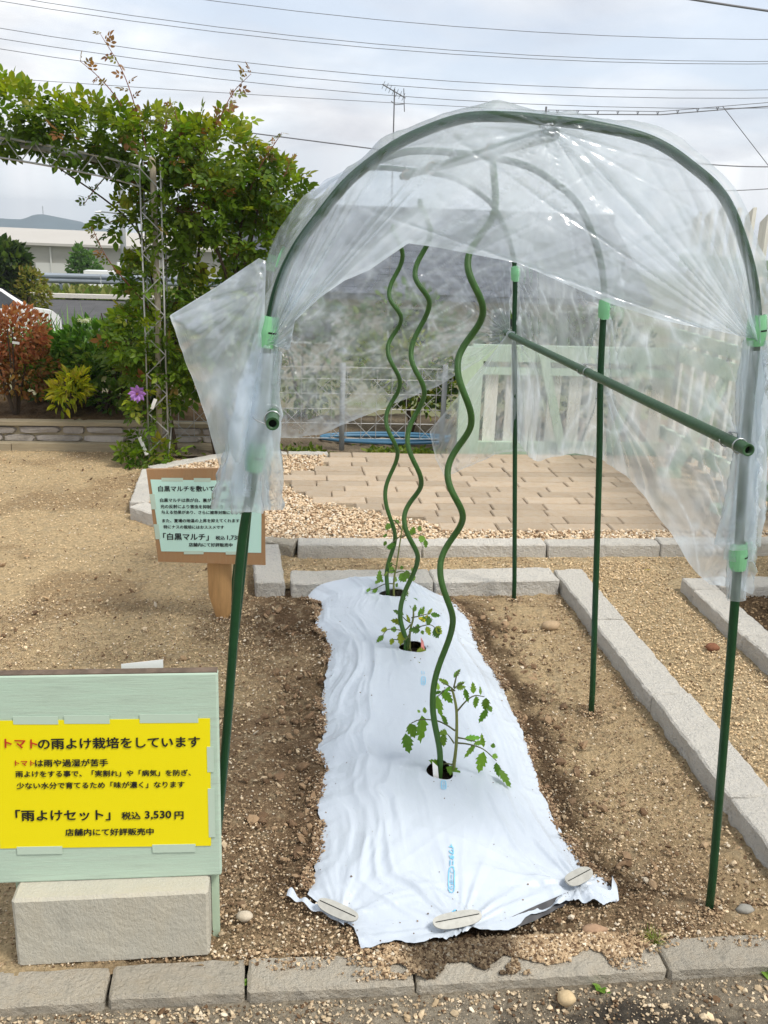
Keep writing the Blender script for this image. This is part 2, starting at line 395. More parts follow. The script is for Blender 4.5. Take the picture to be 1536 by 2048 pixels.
TOMATO_A_LEAFLETS = [
    ((0.535, 2.330, 0.296), (0.541, 2.330, 0.253), 0.013),
    ((0.528, 2.330, 0.303), (0.522, 2.330, 0.339), 0.008),
    ((0.564, 2.330, 0.290), (0.567, 2.330, 0.246), 0.015),
    ((0.570, 2.330, 0.256), (0.553, 2.330, 0.210), 0.013),
    ((0.572, 2.330, 0.266), (0.587, 2.330, 0.236), 0.006),
    ((0.548, 2.330, 0.298), (0.549, 2.330, 0.317), 0.005),
    ((0.391, 2.330, 0.221), (0.400, 2.330, 0.128), 0.021),
    ((0.400, 2.330, 0.226), (0.400, 2.330, 0.238), 0.008),
    ((0.360, 2.330, 0.190), (0.375, 2.330, 0.145), 0.021),
    ((0.349, 2.330, 0.158), (0.365, 2.330, 0.084), 0.013),
    ((0.386, 2.330, 0.229), (0.380, 2.330, 0.231), 0.005),
    ((0.539, 2.330, 0.153), (0.514, 2.330, 0.116), 0.013),
    ((0.563, 2.330, 0.135), (0.552, 2.330, 0.071), 0.019),
    ((0.598, 2.330, 0.107), (0.607, 2.330, 0.061), 0.013),
    ((0.607, 2.330, 0.086), (0.632, 2.289, 0.058), 0.015),
    ((0.562, 2.330, 0.148), (0.555, 2.330, 0.180), 0.005),
    ((0.585, 2.330, 0.132), (0.597, 2.330, 0.127), 0.010),
    ((0.587, 2.330, 0.145), (0.590, 2.330, 0.157), 0.009),
    ((0.535, 2.330, 0.153), (0.561, 2.330, 0.168), 0.008),
    ((0.444, 2.330, 0.300), (0.473, 2.330, 0.263), 0.016),
    ((0.434, 2.330, 0.278), (0.444, 2.330, 0.214), 0.014),
    ((0.446, 2.330, 0.227), (0.463, 2.330, 0.202), 0.012),
    ((0.441, 2.330, 0.304), (0.417, 2.330, 0.298), 0.005),
    ((0.431, 2.330, 0.307), (0.431, 2.330, 0.322), 0.007),
    ((0.455, 2.330, 0.338), (0.429, 2.330, 0.352), 0.009),
    ((0.460, 2.330, 0.331), (0.443, 2.330, 0.322), 0.007),
    ((0.478, 2.330, 0.321), (0.504, 2.330, 0.323), 0.009),
    ((0.478, 2.330, 0.330), (0.498, 2.330, 0.341), 0.008),
    ((0.472, 2.330, 0.345), (0.492, 2.330, 0.361), 0.005),
    ((0.501, 2.330, 0.323), (0.509, 2.330, 0.289), 0.007),
    ((0.459, 2.330, 0.185), (0.439, 2.330, 0.186), 0.015),
    ((0.447, 2.330, 0.185), (0.449, 2.330, 0.153), 0.013),
    ((0.451, 2.330, 0.078), (0.417, 2.330, 0.103), 0.010),
    ((0.463, 2.330, 0.073), (0.501, 2.315, 0.058), 0.017),
    ((0.486, 2.330, 0.105), (0.485, 2.330, 0.074), 0.008),
    ((0.504, 2.330, 0.177), (0.546, 2.330, 0.183), 0.007),
]
TOMATO_B_BRANCHES = [
    [(0.460, 3.130, 0.064), (0.459, 3.130, 0.126), (0.469, 3.130, 0.185), (0.467, 3.130, 0.223)],
    [(0.458, 3.130, 0.139), (0.488, 3.130, 0.152), (0.527, 3.130, 0.164), (0.549, 3.130, 0.154)],
    [(0.461, 3.130, 0.159), (0.440, 3.130, 0.139), (0.410, 3.130, 0.143), (0.377, 3.130, 0.147), (0.356, 3.130, 0.124)],
    [(0.460, 3.130, 0.165), (0.445, 3.130, 0.169), (0.426, 3.130, 0.185)],
    [(0.463, 3.130, 0.185), (0.492, 3.130, 0.201), (0.524, 3.130, 0.220)],
    [(0.458, 3.130, 0.080), (0.424, 3.130, 0.094), (0.399, 3.130, 0.097)],
    [(0.461, 3.130, 0.067), (0.470, 3.096, 0.050), (0.472, 3.042, 0.050)],
    [(0.459, 3.130, 0.126), (0.447, 3.130, 0.113), (0.435, 3.130, 0.110)],
]
TOMATO_B_LEAFLETS = [
    ((0.527, 3.130, 0.164), (0.519, 3.130, 0.200), 0.017),
    ((0.543, 3.130, 0.155), (0.563, 3.130, 0.115), 0.023),
    ((0.548, 3.130, 0.161), (0.576, 3.130, 0.125), 0.017),
    ((0.515, 3.130, 0.158), (0.529, 3.130, 0.130), 0.014),
    ((0.505, 3.130, 0.174), (0.504, 3.130, 0.194), 0.017),
    ((0.436, 3.130, 0.159), (0.395, 3.130, 0.172), 0.017),
    ((0.439, 3.130, 0.182), (0.405, 3.130, 0.195), 0.014),
    ((0.431, 3.130, 0.139), (0.424, 3.130, 0.090), 0.020),
    ((0.410, 3.130, 0.143), (0.389, 3.130, 0.147), 0.014),
    ((0.374, 3.130, 0.147), (0.354, 3.130, 0.137), 0.014),
    ((0.362, 3.130, 0.127), (0.339, 3.130, 0.095), 0.012),
    ((0.495, 3.130, 0.139), (0.458, 3.130, 0.146), 0.017),
    ((0.501, 3.130, 0.139), (0.504, 3.130, 0.129), 0.009),
    ((0.453, 3.130, 0.113), (0.454, 3.130, 0.067), 0.014),
    ((0.453, 3.130, 0.113), (0.434, 3.130, 0.107), 0.014),
    ((0.399, 3.130, 0.101), (0.391, 3.130, 0.081), 0.012),
    ((0.479, 3.099, 0.058), (0.521, 3.105, 0.058), 0.026),
    ((0.465, 3.039, 0.058), (0.475, 2.980, 0.058), 0.017),
    ((0.464, 3.053, 0.058), (0.456, 3.039, 0.058), 0.009),
    ((0.483, 3.130, 0.197), (0.497, 3.130, 0.223), 0.009),
    ((0.495, 3.130, 0.204), (0.503, 3.130, 0.233), 0.009),
    ((0.513, 3.130, 0.213), (0.533, 3.130, 0.229), 0.007),
    ((0.524, 3.130, 0.216), (0.555, 3.130, 0.213), 0.012),
    ((0.470, 3.130, 0.217), (0.472, 3.130, 0.239), 0.009),
    ((0.461, 3.130, 0.220), (0.454, 3.130, 0.240), 0.009),
    ((0.457, 3.130, 0.165), (0.447, 3.130, 0.191), 0.007),
    ((0.488, 3.130, 0.145), (0.485, 3.130, 0.162), 0.012),
]
TOMATO_C_BRANCHES = [
    [(0.461, 3.656, 0.050), (0.462, 3.670, 0.126), (0.470, 3.670, 0.188), (0.480, 3.670, 0.283), (0.486, 3.670, 0.344)],
    [(0.486, 3.670, 0.308), (0.509, 3.670, 0.322), (0.533, 3.670, 0.333), (0.571, 3.670, 0.326)],
    [(0.482, 3.670, 0.315), (0.459, 3.670, 0.301), (0.442, 3.670, 0.294)],
    [(0.486, 3.670, 0.340), (0.463, 3.670, 0.369), (0.446, 3.670, 0.376)],
    [(0.464, 3.670, 0.152), (0.492, 3.670, 0.159), (0.513, 3.670, 0.151), (0.541, 3.670, 0.144)],
    [(0.464, 3.670, 0.163), (0.443, 3.670, 0.170), (0.423, 3.670, 0.152)],
    [(0.459, 3.670, 0.104), (0.424, 3.670, 0.104), (0.387, 3.670, 0.086), (0.359, 3.670, 0.078)],
    [(0.463, 3.670, 0.078), (0.495, 3.670, 0.077), (0.513, 3.670, 0.062)],
    [(0.470, 3.670, 0.181), (0.452, 3.670, 0.196), (0.438, 3.670, 0.199)],
    [(0.461, 3.656, 0.050), (0.485, 3.637, 0.050), (0.506, 3.583, 0.050)],
]
TOMATO_C_LEAFLETS = [
    ((0.443, 3.670, 0.358), (0.423, 3.670, 0.340), 0.017),
    ((0.446, 3.670, 0.365), (0.439, 3.670, 0.380), 0.013),
    ((0.460, 3.670, 0.365), (0.473, 3.670, 0.373), 0.017),
    ((0.442, 3.670, 0.294), (0.441, 3.670, 0.258), 0.027),
    ((0.421, 3.670, 0.301), (0.412, 3.670, 0.276), 0.010),
    ((0.424, 3.670, 0.326), (0.407, 3.670, 0.319), 0.013),
    ((0.488, 3.670, 0.344), (0.494, 3.670, 0.358), 0.017),
    ((0.523, 3.670, 0.326), (0.532, 3.670, 0.358), 0.020),
    ((0.553, 3.670, 0.344), (0.559, 3.670, 0.362), 0.013),
    ((0.568, 3.670, 0.330), (0.558, 3.670, 0.308), 0.020),
    ((0.579, 3.670, 0.312), (0.582, 3.670, 0.277), 0.013),
    ((0.449, 3.670, 0.188), (0.435, 3.670, 0.199), 0.017),
    ((0.464, 3.670, 0.155), (0.429, 3.670, 0.174), 0.020),
    ((0.433, 3.670, 0.163), (0.416, 3.670, 0.145), 0.013),
    ((0.485, 3.670, 0.148), (0.516, 3.670, 0.107), 0.027),
    ((0.512, 3.670, 0.162), (0.521, 3.670, 0.126), 0.020),
    ((0.495, 3.670, 0.166), (0.491, 3.670, 0.181), 0.013),
    ((0.534, 3.670, 0.155), (0.547, 3.670, 0.162), 0.017),
    ((0.538, 3.670, 0.140), (0.542, 3.670, 0.118), 0.017),
    ((0.400, 3.670, 0.108), (0.400, 3.670, 0.156), 0.017),
    ((0.410, 3.670, 0.111), (0.413, 3.670, 0.122), 0.010),
    ((0.380, 3.670, 0.086), (0.387, 3.670, 0.067), 0.020),
    ((0.363, 3.670, 0.078), (0.349, 3.670, 0.077), 0.017),
    ((0.396, 3.670, 0.108), (0.386, 3.670, 0.112), 0.013),
    ((0.470, 3.670, 0.089), (0.480, 3.670, 0.100), 0.010),
    ((0.466, 3.670, 0.111), (0.469, 3.670, 0.130), 0.013),
    ((0.505, 3.670, 0.077), (0.512, 3.635, 0.058), 0.017),
    ((0.480, 3.627, 0.058), (0.499, 3.582, 0.058), 0.020),
    ((0.539, 3.625, 0.058), (0.547, 3.581, 0.058), 0.013),
]
HOOP = [(1.022, 1.805, -0.005), (0.964, 1.802, 0.798), (0.936, 1.801, 1.128), (0.925, 1.800, 1.330), (0.916, 1.800, 1.407), (0.886, 1.801, 1.501), (0.825, 1.803, 1.608), (0.750, 1.807, 1.667), (0.670, 1.812, 1.707), (0.566, 1.818, 1.727), (0.473, 1.823, 1.734), (0.400, 1.828, 1.737), (0.327, 1.832, 1.732), (0.256, 1.836, 1.708), (0.193, 1.840, 1.675), (0.122, 1.845, 1.619), (0.068, 1.848, 1.555), (0.022, 1.851, 1.491), (-0.011, 1.853, 1.417), (-0.030, 1.854, 1.323), (-0.040, 1.854, 1.206), (-0.060, 1.855, 1.044), (-0.087, 1.857, 0.873), (-0.124, 1.858, 0.430), (-0.165, 1.860, 0.021)]
MULCH_LEFT = [(0.178, 1.721), (0.161, 1.788), (0.112, 1.848), (0.058, 1.903), (0.082, 1.993), (0.096, 2.085), (0.106, 2.198), (0.091, 2.253), (0.115, 2.363), (0.131, 2.431), (0.103, 2.556), (0.130, 2.634), (0.131, 2.864), (0.143, 2.956), (0.179, 3.241), (0.161, 3.385), (0.128, 3.466), (0.167, 3.695), (0.138, 3.715), (0.102, 3.755)]
MULCH_RIGHT = [(0.802, 1.839), (0.806, 1.886), (0.759, 1.972), (0.734, 2.153), (0.733, 2.327), (0.757, 2.509), (0.759, 2.794), (0.768, 2.959), (0.741, 3.237), (0.759, 3.494), (0.725, 3.651), (0.690, 3.735), (0.650, 3.782)]
MULCH_FRONT = [(0.178, 1.721), (0.251, 1.723), (0.315, 1.713), (0.394, 1.726), (0.447, 1.745), (0.513, 1.740), (0.609, 1.808), (0.705, 1.833), (0.755, 1.823), (0.802, 1.839)]
MULCH_BACK = [(0.102, 3.755), (0.137, 3.782), (0.203, 3.784), (0.351, 3.786), (0.504, 3.786), (0.650, 3.782)]
SPIRAL_A = [(0.445, 0.081), (0.414, 0.287), (0.457, 0.512), (0.415, 0.670), (0.467, 0.809), (0.421, 0.930), (0.474, 1.062), (0.431, 1.207), (0.486, 1.336), (0.442, 1.454), (0.500, 1.582), (0.485, 1.715)]
SPIRAL_B = [(0.447, 0.078), (0.421, 0.196), (0.475, 0.406), (0.421, 0.555), (0.475, 0.681), (0.421, 0.840), (0.471, 0.995), (0.421, 1.127), (0.474, 1.291), (0.423, 1.385), (0.466, 1.510), (0.429, 1.615)]
SPIRAL_C = [(0.437, 0.054), (0.430, 0.143), (0.459, 0.297), (0.412, 0.489), (0.456, 0.655), (0.405, 0.797), (0.455, 0.937), (0.402, 1.072), (0.450, 1.187), (0.400, 1.280), (0.446, 1.419), (0.404, 1.534)]
SIGN_A_TEXT = [
    ("red", "トマト", (-0.5604, 0.5098), (-0.4960, 0.5064)),
    ("ink", "の雨よけ栽培をしています", (-0.4953, 0.5068), (-0.1694, 0.5036)),
    ("red", "トマト", (-0.5436, 0.4636), (-0.5046, 0.4625)),
    ("ink", "は雨や過湿が苦手", (-0.5038, 0.4625), (-0.3578, 0.4595)),
    ("ink", "雨よけをする事で、「実割れ」や「病気」を防ぎ、", (-0.5445, 0.4380), (-0.1900, 0.4306)),
    ("ink", "少ない水分で育てるため「味が濃く」なります", (-0.5448, 0.4104), (-0.2039, 0.4029)),
    ("ink", "「雨よけセット」", (-0.5521, 0.3394), (-0.3592, 0.3346)),
    ("ink", "税込", (-0.3368, 0.3306), (-0.2972, 0.3301)),
    ("ink", "3,530", (-0.2888, 0.3302), (-0.2334, 0.3291)),
    ("ink", "円", (-0.2270, 0.3284), (-0.2079, 0.3281)),
    ("ink", "店舗内にて好評販売中", (-0.4544, 0.2947), (-0.2714, 0.2898)),
]
SIGN_B_TEXT = [
    ("ink", "白黒マルチを敷いています", (-0.4683, 0.5517), (-0.1865, 0.5531)),
    ("ink", "白黒マルチは表が白、裏が黒のマルチ", (-0.4630, 0.5065), (-0.1908, 0.5065)),
    ("ink", "光の反射により害虫を抑制したり、下葉にも", (-0.4625, 0.4815), (-0.1466, 0.4804)),
    ("ink", "与える効果があり、さらに雑草対策にもなります", (-0.4601, 0.4588), (-0.1243, 0.4576)),
    ("ink", "また、夏場の地温の上昇を抑えてくれます", (-0.4576, 0.4247), (-0.1656, 0.4251)),
    ("ink", "特にナスの栽培にはおススメです", (-0.4542, 0.3999), (-0.2248, 0.3985)),
    ("ink", "「白黒マルチ」", (-0.4565, 0.3610), (-0.2834, 0.3589)),
    ("ink", "税込", (-0.2575, 0.3553), (-0.2221, 0.3553)),
    ("ink", "1,738", (-0.2136, 0.3553), (-0.1630, 0.3542)),
    ("ink", "円", (-0.1535, 0.3542), (-0.1369, 0.3542)),
    ("ink", "店舗内にて好評販売中", (-0.3607, 0.3277), (-0.1932, 0.3259)),
]

# ================================================================= the setting
# ---- terrain: level garden, then it falls away to the lower car park, the fields and the valley
def terrain_z(x, y):
    return np.interp(y, [-60, 7.4, 12, 16, 26, 34, 45, 80, 140, 700, 1500], [-.07, -.07, -1.2, -1.75, -1.35, -1.30, -3.0, -6.5, -8.5, -32, -60])
ys = np.concatenate([np.linspace(-40, 6, 20), np.linspace(6.5, 20, 40), np.linspace(21, 60, 40), np.linspace(65, 1400, 60)])
xs = np.concatenate([np.linspace(-900, -40, 40), np.linspace(-38, 38, 60), np.linspace(40, 900, 40)])
Xg, Yg = np.meshgrid(xs, ys, indexing='ij')
Zg = terrain_z(Xg, Yg) + np.where(Yg > 8, (noise(Xg*.3, Yg*.3, seed=4)-.5)*.15, 0)
struct(mesh('ground', np.stack([Xg, Yg, Zg], -1).reshape(-1, 3), grid_faces(len(xs), len(ys)), MT['far_ground'], smooth=True))

# ---- soil sheets with relief
def soil_sheet(name, x0, x1, y0, y1, step, colour, relief, zbase=0.0, seed=1):
    nx, ny = int((x1-x0)/step)+1, int((y1-y0)/step)+1
    X, Y = np.meshgrid(np.linspace(x0, x1, nx), np.linspace(y0, y1, ny), indexing='ij')
    amp = relief(X, Y)
    Z = zbase + (fbm(X*3, Y*3, seed=seed, octv=3)-.5)*.03*amp + (fbm(X*22, Y*22, seed=seed+5, octv=4, gain=.65)-.5)*.030*amp
    C = colour(X, Y)
    return struct(mesh(name, np.stack([X, Y, Z], -1).reshape(-1, 3), grid_faces(nx, ny), MT['soil'], smooth=False, attrs={'Col': C.reshape(-1, 3)}))
def lerp3(a, b, t): return np.asarray(a)+(np.asarray(b)-np.asarray(a))*np.asarray(t)[..., None]
TAN, SOIL, DAMP = (.60, .455, .265), (.285, .195, .115), (.085, .050, .028)
def bed_colour(X, Y):
    # dry sandy soil to the far left, browner dug soil round the mulch, damp dark earth along the buried film edge
    t = sstep(.35, .75, fbm(X*1.3, Y*1.3, seed=21, octv=4) + .34*sstep(.0, -.55, X)*sstep(2.2, 3.2, Y))
    C = lerp3(SOIL, TAN, t)
    C = lerp3(C, (.33, .225, .125), .65*sstep(.50, .66, fbm(X*2.3+7, Y*2.3, seed=24, octv=5))*sstep(-.1, -.5, X))
    dl = np.interp(Y, [p[1] for p in MULCH_LEFT], [p[0] for p in MULCH_LEFT]); dr = np.interp(Y, [p[1] for p in MULCH_RIGHT], [p[0] for p in MULCH_RIGHT])
    dist = np.minimum(np.abs(X-dl+.04), np.abs(X-dr-.05))
    wet = sstep(.11, .0, dist + (fbm(X*9, Y*9, seed=8)-.5)*.17)*np.where(X < .45, .6, 1.0)*sstep(1.72, 1.95, Y)*sstep(3.9, 3.75, Y)
    front = sstep(.16, .05, np.abs(Y-1.70)+.6*np.maximum(0, np.abs(X-.42)-.14)+(fbm(X*12, Y*12, seed=9)-.5)*.12)
    side = .55*sstep(.30, .06, np.hypot((X+.12)/1.2, (Y-3.45))+(fbm(X*7, Y*7, seed=10)-.5)*.3)
    back = .75*sstep(.28, .10, np.hypot(X-.03, (Y-3.55)/1.3)+(fbm(X*8, Y*8, seed=12)-.5)*.2)
    C = lerp3(C, DAMP, np.clip(np.maximum.reduce([.9*wet, front, side, back]), 0, 1))
    speck = sstep(.60, .72, fbm(X*45, Y*45, seed=31, octv=2))
    return lerp3(C, (.45, .36, .23), speck*.6*(1-np.clip(wet, 0, 1)))
def bed_relief(X, Y): return np.where(Y > 4.3, .55, 1.0)*np.where(X < -.35, .75, 1.0)
soil_bed = soil_sheet('soil_bed', -2.7, 1.26, 1.695, 6.42, .0115, bed_colour, bed_relief, -.006, 1)

def path_colour(X, Y):
    t = fbm(X*1.6, Y*1.6, seed=41, octv=4)
    C = lerp3((.50, .385, .225), (.62, .485, .295), sstep(.35, .65, t))
    sp = sstep(.60, .70, fbm(X*70, Y*70, seed=44, octv=2)); C = lerp3(C, (.5, .41, .27), sp*.5)
    sp = sstep(.62, .70, fbm(X*60, Y*60, seed=47, octv=2)); return lerp3(C, (.2, .13, .075), sp*.5)
soil_sheet('path', 1.30, 3.6, 1.0, 4.33, .013, path_colour, lambda X, Y: .35+0*X, -.006, 61)
soil_sheet('path_strip', -.02, 1.302, 3.90, 4.33, .013, path_colour, lambda X, Y: .35+0*X, -.006, 67)
def dark_colour(X, Y): return lerp3((.075, .048, .027), (.16, .105, .06), fbm(X*14, Y*14, seed=51, octv=3))
soil_sheet('side_bed_soil', 1.86, 3.6, 1.0, 3.74, .02, dark_colour, lambda X, Y: 1.2+0*X, .012, 71)

# ---- concrete apron in front of the kerb with a wet patch
def slab_colour(X, Y):
    t = fbm(X*5, Y*5, seed=81, octv=4)
    C = lerp3((.30, .255, .19), (.39, .34, .26), sstep(.3, .7, t))
    wet = sstep(.27, .17, np.hypot((X-.72)/1.35, (Y-1.43)/.62)+(fbm(X*11, Y*11, seed=83, octv=3)-.5)*.16)
    C = lerp3(C, (.062, .055, .047), wet*.9)
    sp = sstep(.60, .70, fbm(X*60, Y*60, seed=87, octv=2)); C = lerp3(C, (.47, .40, .29), sp*.35)
    sp = sstep(.62, .70, fbm(X*75, Y*75, seed=89, octv=2)); return lerp3(C, (.13, .10, .07), sp*.4)
soil_sheet('paved_apron', -1.6, 2.2, .7, 1.66, .011, slab_colour, lambda X, Y: .16+0*X, -.029, 91)

# ---- kerbs: every stone an object
def rough_stone(name, l, w_, h, material, seed, amp=.0045, step=.022, front_bevel=0.0):
    bm = bmesh.new(); bmesh.ops.create_cube(bm, size=1.0)
    bmesh.ops.scale(bm, vec=(l, w_, h), verts=bm.verts)
    bmesh.ops.bevel(bm, geom=list(bm.edges), offset=.006, segments=1, affect='EDGES')
    def cut(ax, length):
        k = max(1, int(length/step))
        for i in range(1, k):
            v = -length/2+length*i/k
            co = [0, 0, 0]; co[ax] = v; no = [0, 0, 0]; no[ax] = 1
            bmesh.ops.bisect_plane(bm, geom=bm.verts[:]+bm.edges[:]+bm.faces[:], plane_co=co, plane_no=no)
    cut(0, l); cut(1, w_); cut(2, h)
    V = np.array([v.co[:] for v in bm.verts])
    off = np.stack([fbm(V[:, 0]*28+i*9, V[:, 1]*28, V[:, 2]*28, seed=seed*7+i, octv=3)-.5 for i in range(3)], -1)*amp*2.4
    for v, o in zip(bm.verts, off): v.co += Vector(o)
    me = bpy.data.meshes.new(name); bm.to_mesh(me); bm.free(); me.materials.append(material)
    return me
def kerb(name, pts, joints, w_, h, ztop, material, seed, gap=.006, amp=.0045):
    """stones laid along a straight run from pts[0] to pts[1]; joints are distances along it"""
    k = bpy.data.objects.new(name, None); k.empty_display_size = .05; link(k); struct(k)
    a, b = Vector(pts[0]), Vector(pts[1]); dr = (b-a).normalized(); ang = math.atan2(dr.y, dr.x)
    js = list(joints)
    for i in range(len(js)-1):
        l = js[i+1]-js[i]-gap; c = a+dr*((js[i]+js[i+1])/2)
        r = random.Random(seed*31+i)
        me = rough_stone('kerb_stone', l, w_, h, material, seed*13+i, amp)
        o = inst('kerb_stone', me, k, (c.x+r.uniform(-.003, .003), c.y+r.uniform(-.003, .003), ztop-h/2+r.uniform(-.004, .002)), (r.uniform(-.01, .01), r.uniform(-.006, .006), ang+r.uniform(-.008, .008)))
    return k
# front kerb (joints read off the photograph)
kerb('front_kerb', ((-1.6, 1.666), (2.3, 1.666)), [0, .5, 1.24, 1.525, 1.885, 2.445, 2.99, 3.50, 3.9], .094, .12, .0, MT['old_kerb'], 1)
kerb('bed_kerb_back', ((.03, 3.865), (1.215, 3.885)), [0, .62, 1.185], .16, .14, .062, MT['granite'], 2)
kerb('bed_kerb_side', ((1.29, 3.955), (1.30, 1.72)), [0, .565, 1.20, 1.79, 2.235], .135, .14, .062, MT['granite'], 3)
kerb('bed_kerb_corner', ((-.055, 3.80), (-.085, 4.32)), [0, .50], .125, .15, .066, MT['granite'], 4)
kerb('terrace_kerb_front', ((.07, 4.335), (3.6, 4.355)), [0, .60, 1.22, 1.80, 2.42, 3.0, 3.53], .10, .14, .062, MT['granite'], 5)
kerb('terrace_kerb_broken', ((-.09, 4.40), (.075, 4.345)), [0, .165], .085, .13, .058, MT['old_kerb'], 6, amp=.009)
kerb('terrace_kerb_left', ((-.10, 4.36), (-.77, 4.95)), [0, .45, .89], .115, .14, .062, MT['granite'], 7)
kerb('terrace_kerb_far_left', ((-.77, 4.99), (-.80, 5.72)), [0, .36, .73], .10, .14, .062, MT['granite'], 8)
kerb('terrace_kerb_slant', ((-.80, 5.75), (-.33, 6.14)), [0, .61], .09, .14, .062, MT['granite'], 9)
kerb('terrace_kerb_back', ((-.33, 6.165), (.30, 6.175)), [0, .36, .63], .07, .14, .062, MT['granite'], 10)
kerb('side_bed_kerb', ((1.845, 3.84), (1.835, 1.6)), [0, .14, .62, 1.22, 1.82, 2.24], .125, .14, .062, MT['granite'], 11)
kerb('side_bed_kerb_back', ((1.912, 3.78), (3.6, 3.79)), [0, .6, 1.2, 1.69], .125, .14, .062, MT['granite'], 12)

# ---- paved terrace: gravel bed and single pavers
terr = np.array([(-.02, 4.37), (-.72, 4.97), (-.75, 5.72), (-.33, 6.12), (.30, 6.15), (.30, 6.20), (3.6, 6.20), (3.6, 4.38), (.05, 4.38)])
struct(mesh('terrace', np.c_[terr, np.full(len(terr), .028)], [np.arange(len(terr))[None, :]], MT['mortar']))
base_pavers = [rough_stone('paver', .298, .112, .045, MT['paver'], 200+i, .0012, .08) for i in range(4)]
half_pavers = [rough_stone('paver', .147, .112, .045, MT['paver'], 230+i, .0012, .08) for i in range(2)]
pv = bpy.data.objects.new('paving', None); pv.empty_display_size = .05; link(pv); struct(pv)
PW, PH = .303, .1165
r = random.Random(9)
left_edge = [(4.60, .80), (4.72, .70), (4.84, .50), (4.96, .33), (5.08, .16), (5.2, .08), (5.31, .03), (5.43, -.02), (5.55, -.04), (5.66, .0), (5.78, .17), (5.9, .22), (6.02, .24), (6.14, .26)]
n_pav = 0
for i, (y, xl) in enumerate(left_edge):
    x = xl+[0, .151, .076, .22][i % 4]*.3
    if i % 2:
        inst('paver', half_pavers[i % 2], pv, (x+.0757, y, .031+r.uniform(-.002, .002)), (r.uniform(-.008, .008), 0, r.uniform(-.006, .006))); x += .1515
    while x < 3.45:
        inst('paver', base_pavers[r.randrange(4)], pv, (x+PW/2, y, .031+r.uniform(-.003, .0025)), (r.uniform(-.012, .012), r.uniform(-.005, .005), r.uniform(-.007, .007)+(math.pi if r.random() < .5 else 0)))
        x += PW; n_pav += 1

# ---- loose stones: gravel, soil crumbs and pebbles
ICO_V = None
def ico():
    bm = bmesh.new(); bmesh.ops.create_icosphere(bm, subdivisions=1, radius=1.0)
    V = np.array([v.co[:] for v in bm.verts]); F = np.array([[v.index for v in f.verts] for f in bm.faces]); bm.free(); return V, F
IV, IF = ico()
def rocks(name, P, S, C, material, flat=.65, parent=None, seed=1):
    g = np.random.default_rng(seed); n = len(P)
    k = len(IV)
    rnd = g.normal(0, 1, (n, 3, 3)); Q, _ = np.linalg.qr(rnd)
    T = IV[None]*(1+g.uniform(-.28, .28, (n, k, 1)))*np.array([1.15, .9, flat])[None, None]*g.uniform(.8, 1.25, (n, 1, 3))
    a = g.uniform(0, 2*math.pi, n); ca, sa = np.cos(a), np.sin(a)
    # tumble a little, spin freely
    tilt = g.normal(0, .35, (n, 2))
    x, y, z = T[..., 0], T[..., 1], T[..., 2]
    z2 = z+x*tilt[:, :1]+y*tilt[:, 1:]
    V = np.stack([x*ca[:, None]-y*sa[:, None], x*sa[:, None]+y*ca[:, None], z2], -1)*S[:, None, None]+P[:, None, :]
    F = IF[None]+(np.arange(n)*k)[:, None, None]
    col = np.repeat(C, k, axis=0)
    return stuff(mesh(name, V.reshape(-1, 3), F.reshape(-1, 3), material, parent, attrs={'Col': col}))
OV = np.array([(1, 0, 0), (-1, 0, 0), (0, 1, 0), (0, -1, 0), (0, 0, 1), (0, 0, -1)], float)
OF = np.array([(0, 2, 4), (2, 1, 4), (1, 3, 4), (3, 0, 4), (2, 0, 5), (1, 2, 5), (3, 1, 5), (0, 3, 5)])
def crumbs(name, P, S, C, seed=1, parent=None):
    g = np.random.default_rng(seed); n = len(P); q = g.normal(0, 1, (n, 3, 3)); q, _ = np.linalg.qr(q)
    T = OV[None]*g.uniform(.55, 1.35, (n, 6, 1)); V = np.einsum('nij,nkj->nki', q, T)*S[:, None, None]*np.array((1.1, 1.1, .75))+P[:, None]
    return stuff(mesh(name, V.reshape(-1, 3), (OF[None]+(np.arange(n)*6)[:, None, None]).reshape(-1, 3), MT['rock'], parent, attrs={'Col': np.repeat(C, 6, 0)}))
def inside(poly, x, y):
    r = np.zeros(len(x), bool); j = len(poly)-1
    for i in range(len(poly)):
        xi, yi = poly[i]; xj, yj = poly[j]
        c = ((yi > y) != (yj > y)) & (x < (xj-xi)*(y-yi)/(yj-yi+1e-12)+xi); r ^= c; j = i
    return r
g = np.random.default_rng(3)
# gravel between kerb and pavers
n = 90000
gx_, gy_ = g.uniform(-.8, 3.5, n), g.uniform(4.38, 6.15, n)
ey, ex = np.array([e[0] for e in left_edge]), np.array([e[1] for e in left_edge])
pave_left = np.interp(gy_, ey, ex)
on_paver = (gx_ > pave_left+.03) & (gy_ > 4.56)
keep = inside(terr, gx_, gy_) & ~on_paver
gx_, gy_ = gx_[keep][:32000], gy_[keep][:32000]
tone_ = g.uniform(0, 1, len(gx_))[:, None]
gc = np.array((.56, .41, .26))*(1-tone_)+np.array((.74, .60, .43))*tone_
gc[g.random(len(gc)) < .16] = (.34, .22, .13); gc[g.random(len(gc)) < .12] = (.72, .66, .55)
rocks('gravel', np.c_[gx_, gy_, g.uniform(.032, .052, len(gx_))], g.uniform(.0042, .0085, len(gx_)), gc, MT['rock'], seed=5)

